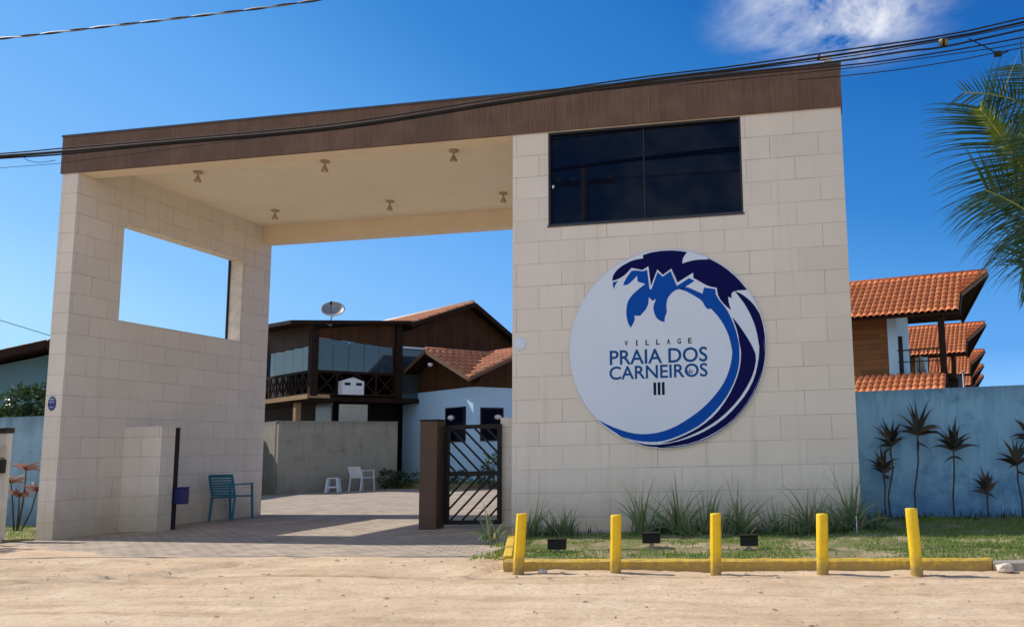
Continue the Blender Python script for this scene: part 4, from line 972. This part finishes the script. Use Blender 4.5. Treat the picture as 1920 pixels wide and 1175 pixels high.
b.build('barge_board', M['brownbeam'], roof)
b = MB(); b.prism([(-0.012,-0.05,3.30),(-0.012,4.55,3.30),(-0.012,4.7,3.45),(-0.012,ym,z1-0.1),(-0.012,-0.4,3.5)], (0.06,0,0)); b.prism([(-0.05,-0.012,3.30),(3.75,-0.012,3.30),(4.1,-0.012,3.5),(xm,-0.012,z1-0.1),(-0.4,-0.012,3.5)], (0,0.06,0))
b.build('gable_boarding', M['darkwood'], BT)
b = MB(); b.lathe((-0.5,1.85,4.22), [(0.001,0),(0.08,0.0),(0.09,-0.06),(0.06,-0.12),(0.001,-0.13)], 12); b.build('gable_lamp', M['white_plastic'], BT)
b = MB(); b.prism([(-1.1,-1.3,-0.1),(-1.1,4.2,-0.1),(-0.01,4.2,-0.1),(-0.01,-0.01,-0.1),(4.2,-0.01,-0.1),(4.2,-1.3,-0.1)], (0,0,0.26)); gb = b.build('planter', M['soil'], BT, fix=True)

cs, sn = math.cos(V57), math.sin(V57)
def in_planter():
    if random.random() < 0.5: s, q = random.uniform(-1.08,-0.03), random.uniform(-1.2,4.1)
    else: s, q = random.uniform(-1.0,4.1), random.uniform(-1.28,-0.03)
    return (-7.45 + s*cs - q*sn, 16.2 + s*sn + q*cs)
blades('grass', 2600, in_planter, lambda x, y: 1, 0.06, 0.16, M['lawn'], lambda x, y: 0.16)

# ---- two-storey dark timber house behind the courtyard wall
HA = thing('timber_house', 'two storey dark timber house with glazed veranda and clay roof behind the courtyard', 'house', (-12.43,14.82,0), V57)
def part(name, mb, mat, parent, **k): return mb.build(name, mat, parent, **k)
b = MB(); b.box(0.9,9.0,1.6,9.5,-0.1,2.95); part('ground_floor', b, M['darkroom'], HA)
b = MB(); b.box(-0.15,9.0,-0.05,9.5,2.92,3.08); part('floor_slab', b, M['darkbeam'], HA)
b = MB(); b.box(-0.19,0.55,-0.10,-0.055,3.02,3.14); b.box(-0.20,-0.155,-0.10,6.0,2.99,3.14); part('edge_beam', b, M['beam_tan'], HA)
b = MB(); b.box(-0.10,0.08,0.95,1.15,-0.1,2.915); part('lower_post', b, M['beam_tan'], HA)
b = MB(); b.box(0.85,0.9,0.4,1.55,-0.1,2.915); part('porch_screen', b, plain('milky_glass', (0.16,0.18,0.17), (0.08,0.09,0.09), 2, 0.2), HA)
b = MB(); b.box(0.95,1.95,0.02,0.06,1.0,2.84); part('white_panel', b, plain('pale_blind', (0.52,0.49,0.40), (0.44,0.41,0.33), 3, 0.7), HA)
for x, y in ((0,0),(3.02,0),(0,3.9)):
    b = MB(); b.box(x-0.12,x+0.12,y-0.12,y+0.12,3.085,5.25 if x == 0 else 5.7); part('post', b, M['darkbeam'], HA)
b = MB(); b.box(0.5,9.0,2.6,9.5,3.085,5.2); part('upper_wall', b, M['darkroom'], HA)
# veranda glazing in vertical sheets
for k in range(5):
    b = MB(); x0 = 0.14+k*0.55; zt0 = 5.02-0.035*k; b.prism([(x0,0.03,3.93),(x0+0.535,0.03,3.93),(x0+0.535,0.03,zt0-0.035),(x0,0.03,zt0)], (0,0.012,0)); part('glass_sheet', b, M['glasshouse'], HA, fix=True)
for k in range(5):
    b = MB(); y0 = 0.14+k*0.72; b.prism([(0.03,y0,3.93),(0.03,y0+0.705,3.93),(0.03,y0+0.705,4.78),(0.03,y0,4.74)], (0.012,0,0)); part('glass_sheet', b, M['glasshouse'], HA, fix=True)
b = MB(); b.prism([(0.13,0.0,5.03),(2.9,0.0,4.85),(2.9,0.0,5.75),(0.13,0.0,5.3)], (0,0.06,0)); b.prism([(-0.0,0.13,4.76),(-0.0,3.78,4.80),(-0.0,3.78,5.62),(-0.0,0.13,5.45)], (0.06,0,0)); part('header_boarding', b, M['darkwood'], HA, fix=True)
b = MB()
def lattice(b, p, q, z0, z1, n):
    p, q = Vector(p), Vector(q)
    b.bar((p.x,p.y,z1),(q.x,q.y,z1),0.07,0.09); b.bar((p.x,p.y,z0),(q.x,q.y,z0),0.07,0.07)
    for k in range(n):
        a, c = p.lerp(q, k/n), p.lerp(q, (k+1)/n)
        b.bar((a.x,a.y,z0),(c.x,c.y,z1),0.045); b.bar((c.x,c.y,z0),(a.x,a.y,z1),0.045); b.bar((c.x,c.y,z0),(c.x,c.y,z1),0.06)
lattice(b, (0.12,-0.02,0), (2.9,-0.02,0), 3.16, 3.9, 4); part('railing', b, M['darkbeam'], HA)
b = MB(); lattice(b, (-0.02,0.12,0), (-0.02,3.8,0), 3.16, 3.9, 7); part('railing', b, M['darkbeam'], HA)
# veranda roof: thin shed roof with a deep dark fascia
b = MB(); b.add([(-0.95,-0.42,5.33),(3.6,-0.42,5.72),(3.6,4.4,5.86),(-0.95,4.4,5.52),(-0.95,-0.42,5.45),(3.6,-0.42,5.84),(3.6,4.4,5.98),(-0.95,4.4,5.64)], [(3,2,1,0),(4,5,6,7),(0,1,5,4),(1,2,6,5),(2,3,7,6),(3,0,4,7)])
part('veranda_roof', b, M['darkbeam'], HA)
# gable block
b = MB(); b.prism([(3.14,0,4.9),(8.6,0,4.9),(8.6,0,4.92),(5.9,0,6.62),(3.14,0,5.4)], (0,0.08,0)); part('gable_boarding', b, M['darkwood'], HA, fix=True)
b = MB(); b.box(3.14,9.0,0.05,0.12,3.085,4.88); part('gable_glazing', b, M['glasshouse'], HA)
b = MB(); b.box(3.16,7.2,-0.06,-0.005,4.86,4.93); part('white_trim', b, M['white_paint'], HA)
rf = MB(); RZ = 6.72
tile_roof(rf, (5.9,-0.45,RZ),(5.9,10,RZ),(3.3,10,5.7),(3.3,-0.45,5.7)); tile_roof(rf, (5.9,-0.45,RZ),(5.9,10,RZ),(9.2,10,4.6),(9.2,-0.45,4.6))
roof = rf.build('roof', [M['rooftile_pale'], M['darkbeam']], HA)
b = MB(); b.tube([(5.9,-0.3,RZ+0.05),(5.9,10,RZ+0.05)], 0.10, 10); b.build('ridge_tiles', M['ridge'], roof)
b = MB(); b.bar((5.9,-0.47,RZ-0.06),(3.25,-0.47,5.64),0.05,0.16); b.bar((5.9,-0.47,RZ-0.06),(9.2,-0.47,4.56),0.05,0.16); b.build('barge_board', M['darkbeam'], roof)
# small white gabled box on the railing
wb = thing('gabled_box', 'small white gabled box with two dark vents on the veranda edge', 'box', (-12.43+1.18*cs+0.30*sn, 14.82+1.18*sn-0.30*cs, 3.14), V57)
b = MB(); b.prism([(-0.38,-0.14,0),(0.38,-0.14,0),(0.38,-0.14,0.44),(0,-0.14,0.57),(-0.38,-0.14,0.44)], (0,0.28,0)); b.build('housing', M['white_paint'], wb, fix=True)
for s in (-0.2, 0.2):
    b = MB(); b.box(s-0.10,s+0.10,-0.146,-0.13,0.30,0.39); b.build('vent', M['black'], wb)
# satellite dish
ds = thing('satellite_dish', 'grey satellite dish on a short mast above the veranda roof edge', 'dish', (-11.92,15.0,5.50), math.radians(20))
b = MB(); b.tube([(0.0,-0.1,-0.12),(-0.02,-0.05,0.1),(0.03,0,0.35)], 0.022, 8); b.tube([(0.0,-0.1,-0.12),(-0.25,-0.1,0.0)], 0.015, 6); b.build('mast', M['dish'], ds)
b = MB(); prof = [(0.0005+0.37*k/8, 0.11*(k/8)**2) for k in range(9)]
b.lathe((0,0,0), prof + [(0.372,0.105)] + [(p[0], p[1]-0.012) for p in reversed(prof)], 28); o = b.build('reflector', M['dish'], ds); o.location = (0.03,0,0.38); o.rotation_euler = (math.radians(48), math.radians(8), 0)
b = MB(); b.tube([(0.03,-0.30,0.28),(0.03,-0.42,0.62)], 0.01, 6); b.lathe((0.03,-0.36,0.60), [(0.001,-0.06),(0.04,-0.05),(0.04,0.05),(0.001,0.06)], 10); b.build('feed_horn', M['black'], ds)

# ---- row of villas on the right
def villa(label, loc):
    h = thing('villa', label, 'house', loc, math.radians(-12.5), 'row of villas with clay roofs on the right')
    rf = MB()
    tile_roof(rf, (-9,0,6.38),(-0.74,0,6.38),(-0.73,-2.6,4.84),(-9,-2.6,4.84), period=0.185, row=0.33, amp=0.036)
    tile_roof(rf, (-0.74,0,6.38),(0.0,0,6.38),(-0.735,-1.4,5.552),(-0.736,-1.4,5.552), nc=4, row=0.33, amp=0.036)
    tile_roof(rf, (-9,0,6.36),(-0.02,0,6.36),(-0.92,1.2,5.12),(-9,1.2,5.12))
    ro = rf.build('roof', [M['rooftile'], M['darkbeam']], h)
    b = MB(); b.tube([(-9,0,6.43),(0.0,0,6.43)], 0.075, 8); b.build('ridge_tiles', M['rooftile'], ro)
    b = MB(); b.bar((0.02,0,6.34),(-0.72,-1.41,5.5),0.05,0.10); b.build('barge_board', M['brownbeam'], ro)
    b = MB(); b.bar((0.02,0.02,6.32),(-0.93,1.22,5.02),0.05,0.12); b.build('barge_board', M['darkbeam'], ro)
    b = MB(); b.bar((-0.71,-1.42,5.47),(-0.71,-2.6,4.77),0.04,0.12); b.build('barge_board', M['darkbeam'], ro)
    b = MB(); b.box(-9,-2.94,-1.62,0.9,-0.1,4.95); b.prism([(-9,-1.6,4.951),(-9,0.9,4.951),(-9,0,5.9)], (6.0,0,0)); b.build('wall', M['housewood'], h, fix=True)
    b = MB(); b.box(-2.938,-2.64,-1.70,0.9,-0.1,5.25); fin = b.build('fin_wall', M['booth'], h)
    b = MB(); b.box(-2.638,-2.52,-1.60,-1.52,3.12,4.35); b.build('door', M['darkroom'], fin)
    b = MB(); b.box(-2.63,-0.95,-2.2,0.6,2.95,3.10); b.build('balcony_slab', M['darkbeam'], h)
    b = MB(); b.box(-1.36,-1.18,-2.42,-2.24,-0.1,5.0); b.build('post', M['darkbeam'], h)
    b = MB(); b.bar((-2.6,-2.15,3.85),(-1.37,-2.15,3.85),0.05,0.04); b.bar((-2.6,-2.15,3.5),(-1.37,-2.15,3.5),0.03,0.03)
    for k in range(5): b.bar((-2.5+k*0.26,-2.15,3.1),(-2.5+k*0.26,-2.15,3.85),0.03)
    b.build('railing', M['black'], h)
    b = MB(); b.lathe((-2.0,-1.7,3.11), [(0.05,0),(0.12,0.02),(0.13,0.3),(0.08,0.5),(0.10,0.56),(0.001,0.58)], 12); b.build('planter_pot', M['dish'], h)
    rf = MB(); tile_roof(rf, (-9,-2.2,3.10),(-1.22,-2.2,3.10),(-1.15,-3.6,2.50),(-9,-3.6,2.50), period=0.185, row=0.33, amp=0.036); rf.build('porch_roof', [M['rooftile'], M['darkbeam']], h)
    b = MB(); b.box(-9,-0.95,-1.6,0.7,-0.1,2.94); b.build('ground_floor', M['darkroom'], h)
    for x in (-1.35,-4.2):
        b = MB(); b.box(x-0.07,x+0.07,-3.5,-3.36,-0.1,2.45); b.build('porch_post', M['brownbeam'], h)
    return h
v0 = villa('nearest and largest villa with a clay roof behind the blue wall', (9.29,17.1,0))
for k, (x, y, lab) in enumerate(((11.216,29.207,'second villa of the row, its clay roof just behind the nearest'),(13.195,41.507,'third villa of the row, seen past the second'),(14.791,51.75,'fourth villa of the row, small with only its roof tip clear'),(16.426,61.864,'farthest villa of the row, a tiny roof tip above the wall'))):
    dup(v0, (x,y,-0.06), None, lab)
t = thing('pole', 'thin pale pole standing between the blue wall and the nearest villa', 'pole', (8.0,14.6,0))
b = MB(); b.tube([(0,0,-0.1),(0,0,3.05)], 0.03, 8); b.build('shaft', M['wire_grey'], t)
b = MB(); b.lathe((0,0,3.05), [(0.03,0),(0.05,0.01),(0.04,0.05),(0.001,0.06)], 10); b.build('finial', M['wire_grey'], t)

# ---- house at the far left
HL = thing('teal_house', 'teal house with a dark sloping eave at the left edge', 'house', (-17.0,9.6,0), math.radians(14))
b = MB(); b.prism([(-6,0,-0.1),(-0.45,0,-0.1),(-0.45,0,4.02),(-6,0,2.9)], (0,6,0)); b.build('wall', M['teal_wall'], HL, fix=True)
rf = MB(); tile_roof(rf, (0.3,-0.75,4.36),(0.3,6.5,4.36),(-7,6.5,2.75),(-7,-0.75,2.75)); tile_roof(rf, (0.3,-0.75,4.36),(0.3,6.5,4.36),(3.2,6.5,3.0),(3.2,-0.75,3.0)); ro = rf.build('roof', [M['rooftile_pale'], M['darkbeam']], HL)
b = MB(); b.bar((0.3,-0.78,4.30),(-7,-0.78,2.69),0.06,0.22); b.bar((0.3,-0.78,4.30),(3.2,-0.78,2.94),0.06,0.22); b.build('barge_board', M['darkbeam'], ro)
b = MB(); b.prism([(-0.45,0.0,-0.1),(2.4,0.0,-0.1),(2.4,0,3.2),(0.3,0.0,4.2),(-0.45,0,4.02)], (0,6,0)); b.build('end_wall', M['teal_wall'], HL, fix=True)

# ------------------------------------------------------------------ overhead cables
def spline(pts, n=12):
    P = [Vector(p) for p in pts]; P = [P[0]*2-P[1]] + P + [P[-1]*2-P[-2]]; out = []
    for i in range(1, len(P)-2):
        for k in range(n):
            t = k/n; a, b_, c, d = P[i-1], P[i], P[i+1], P[i+2]
            out.append(0.5*((2*b_) + (-a+c)*t + (2*a-5*b_+4*c-d)*t*t + (-a+3*b_-3*c+d)*t**3))
    out.append(P[-2]); return out
YC = -1.3
def cable(pts, r, label, mat='cable', name='overhead_cable', grp='cables strung across the front of the building'):
    b = MB(); b.tube(spline(pts), r, 8); return tag(b.build(name, M[mat]), label, 'cable', grp)
main = [(-16,YC,5.75),(-10,YC,5.42),(-6.999,YC,5.352),(-5.956,YC,5.335),(-4.488,YC,5.333),(-1.916,YC,5.33),(0.476,YC,5.475),(2.12,YC,5.565),(3.3,YC,5.60),(4.523,YC,5.655),(5.7,YC,5.73),(6.65,YC,5.84),(10,YC,6.35),(15,YC,7.2)]
cable(main, [0.021 if p.x < 2 else max(0.014, 0.021-0.003*(p.x-2)) for p in spline(main)], 'thickest black cable sagging across the brown roof band')
cable([(x, YC-0.03, z+0.030+0.006*math.sin(x*3)) for x, YC_, z in main], 0.010, 'grey topped cable lashed along the upper side of the thickest one', 'cable')
cable([(x, YC+0.025, z-0.024+0.004*math.sin(x*2.3)) for x, YC_, z in main[:7]]+[(2.12,YC+0.02,5.53),(3.3,YC+0.02,5.55),(4.523,YC+0.02,5.585),(5.31,YC,5.62),(5.714,YC,5.63),(6.65,YC,5.75),(10,YC,6.2),(15,YC,6.9)], 0.012, 'black cable hanging just under the main one and holding the yellowed closure')
cable([(1.6,YC+0.02,5.50),(3.3,YC+0.03,5.53),(4.523,YC+0.03,5.53),(5.31,YC+0.03,5.555),(6.65,YC+0.03,5.67),(10,YC,6.05),(15,YC,6.7)], 0.009, 'slim black cable third from the top at the right')
cable([(2.6,YC+0.05,5.49),(4.523,YC+0.05,5.50),(5.31,YC+0.05,5.53),(6.1,YC+0.05,5.57),(6.65,YC+0.05,5.61),(10,YC,5.9)], 0.006, 'thin slack cable fourth from the top at the right')
cable([(4.0,YC+0.06,5.42),(4.523,YC+0.06,5.415),(5.2,YC+0.06,5.43),(5.9,YC+0.06,5.48),(6.65,YC+0.06,5.56),(10,YC,5.85)], 0.006, 'lowest thin cable hanging free right of the tower')
cable([(3.0,YC+0.0,5.57),(4.523,YC+0.0,5.62),(5.31,YC-0.02,5.665),(6.65,YC-0.02,5.80),(10,YC,6.3)], 0.007, 'thin cable running directly below the thickest one at the right')
cable([(6.0,YC,5.70),(6.16,YC+0.01,5.60),(6.30,YC+0.02,5.50)], 0.007, 'short drop wire hanging down to the clamp at the right')
cable([(-6.62,YC,5.33),(-6.55,YC,5.26),(-6.35,YC,5.21),(-6.1,YC,5.22)], 0.004, 'short loose wire end dangling below the cable at the left')
t = thing('splice_closure', 'small yellowed splice closure clipped on the cables near the palm', 'cable closure', (5.714,YC-0.03,5.675))
b = MB(); b.lathe((0,0,0), [(0.001,-0.055),(0.035,-0.045),(0.045,0),(0.035,0.045),(0.001,0.055)], 12, 0, 'x'); b.build('body', M['splice'], t)
b = MB(); b.lathe((0,0,0), [(0.047,-0.012),(0.05,0),(0.047,0.012)], 12, 0, 'x'); b.build('band', M['black'], t)
t = thing('cable_clamp', 'small black clamp at the foot of the short drop wire', 'clamp', (6.31,YC+0.02,5.49))
b = MB(); b.box(-0.04,0.05,-0.02,0.02,-0.03,0.03); b.build('body', M['black'], t, 0.006)
b = MB(); b.tube([(0.05,0,0),(0.12,0,0.02)], 0.008, 6); b.build('hook', M['black'], t)
b = MB(); TW = spline([(-14,-2.5,6.6),(-9,-2.5,6.42),(-5.871,-2.5,6.377),(-4.272,-2.5,6.373),(-2.677,-2.5,6.372),(-1.43,-2.5,6.394),(2,-2.5,6.5),(8,-2.5,6.9)], 40)
for ph in (0, PI):
    pts = []; acc = 0
    for i, p in enumerate(TW):
        if i: acc += (p-TW[i-1]).length
        pts.append(p + Vector((0, math.cos(acc*9+ph)*0.008, math.sin(acc*9+ph)*0.008)))
    b.tube(pts, 0.008, 6, 0 if ph == 0 else 1)
tag(b.build('twisted_cable', [M['cable'], M['wire_grey']]), 'twisted black and bare service cable high in the sky at the upper left', 'cable')
b = MB(); b.tube([(-20,4.5,6.3),(-14.43,5.62,4.38),(-13.36,5.85,4.02),(-11.5,6.2,3.4)], 0.008, 5); tag(b.build('service_wire', M['cable']), 'thin wire slanting down behind the side wall at the left', 'wire')
b = MB(); b.tube([(-12,YC,5.3),(-8,YC,5.19),(-6.95,YC,5.18),(-6.1,YC,5.17),(-3,YC,5.28),(-1.9,YC,5.32)], 0.0035, 5); tag(b.build('service_wire', M['cable']), 'hair thin wire just under the main cable at the left', 'wire')
# security camera on the roof edge
t = thing('security_camera', 'small white bullet camera on the top right of the roof band', 'camera', (4.37,-0.02,6.14))
b = MB(); b.tube([(0,0.02,0),(0,0.0,0.09)], 0.014, 8); b.build('bracket', M['white_paint'], t)
b = MB(); b.lathe((0,0,0), [(0.001,0.09),(0.032,0.09),(0.036,-0.06),(0.036,-0.075)], 16, 0, 'x'); o = b.build('body', M['white_paint'], t); o.location = (0.0,-0.045,0.045); o.rotation_euler = (0,0.12,0.35)
b = MB(); b.lathe((0,0,0), [(0.037,-0.07),(0.037,-0.095),(0.001,-0.095)], 16, 0, 'x'); o = b.build('lens_hood', M['black'], t); o.location = (0.0,-0.045,0.045); o.rotation_euler = (0,0.12,0.35)

# ------------------------------------------------------------------ across the road, seen only as a reflection in the dark window
t = thing('utility_pole', 'concrete utility pole across the road, mirrored in the dark window', 'pole', (-2.68,-13.0,0))
b = MB(); b.tube([(0,0,-0.2),(0,0,9.6)], [0.19,0.11], 12); b.build('pole_shaft', M['concrete'], t)
b = MB(); b.bar((-0.9,0,9.0),(0.9,0,9.0),0.1,0.12); b.build('crossarm', M['brownbeam'], t)
for x in (-0.8,-0.35,0.8):
    b = MB(); b.lathe((x,0,9.06), [(0.02,0),(0.05,0.03),(0.05,0.1),(0.02,0.14),(0.001,0.15)], 10); b.build('insulator', M['white_paint'], t)
b = MB(); b.tube([(-40,-13,9.3),(-20,-13,8.9),(-2.68,-13,9.1),(15,-13,8.8),(40,-13,9.3)], 0.02, 6); tag(b.build('power_line', M['cable']), 'power line on the pole across the road, seen mirrored in the window', 'cable')
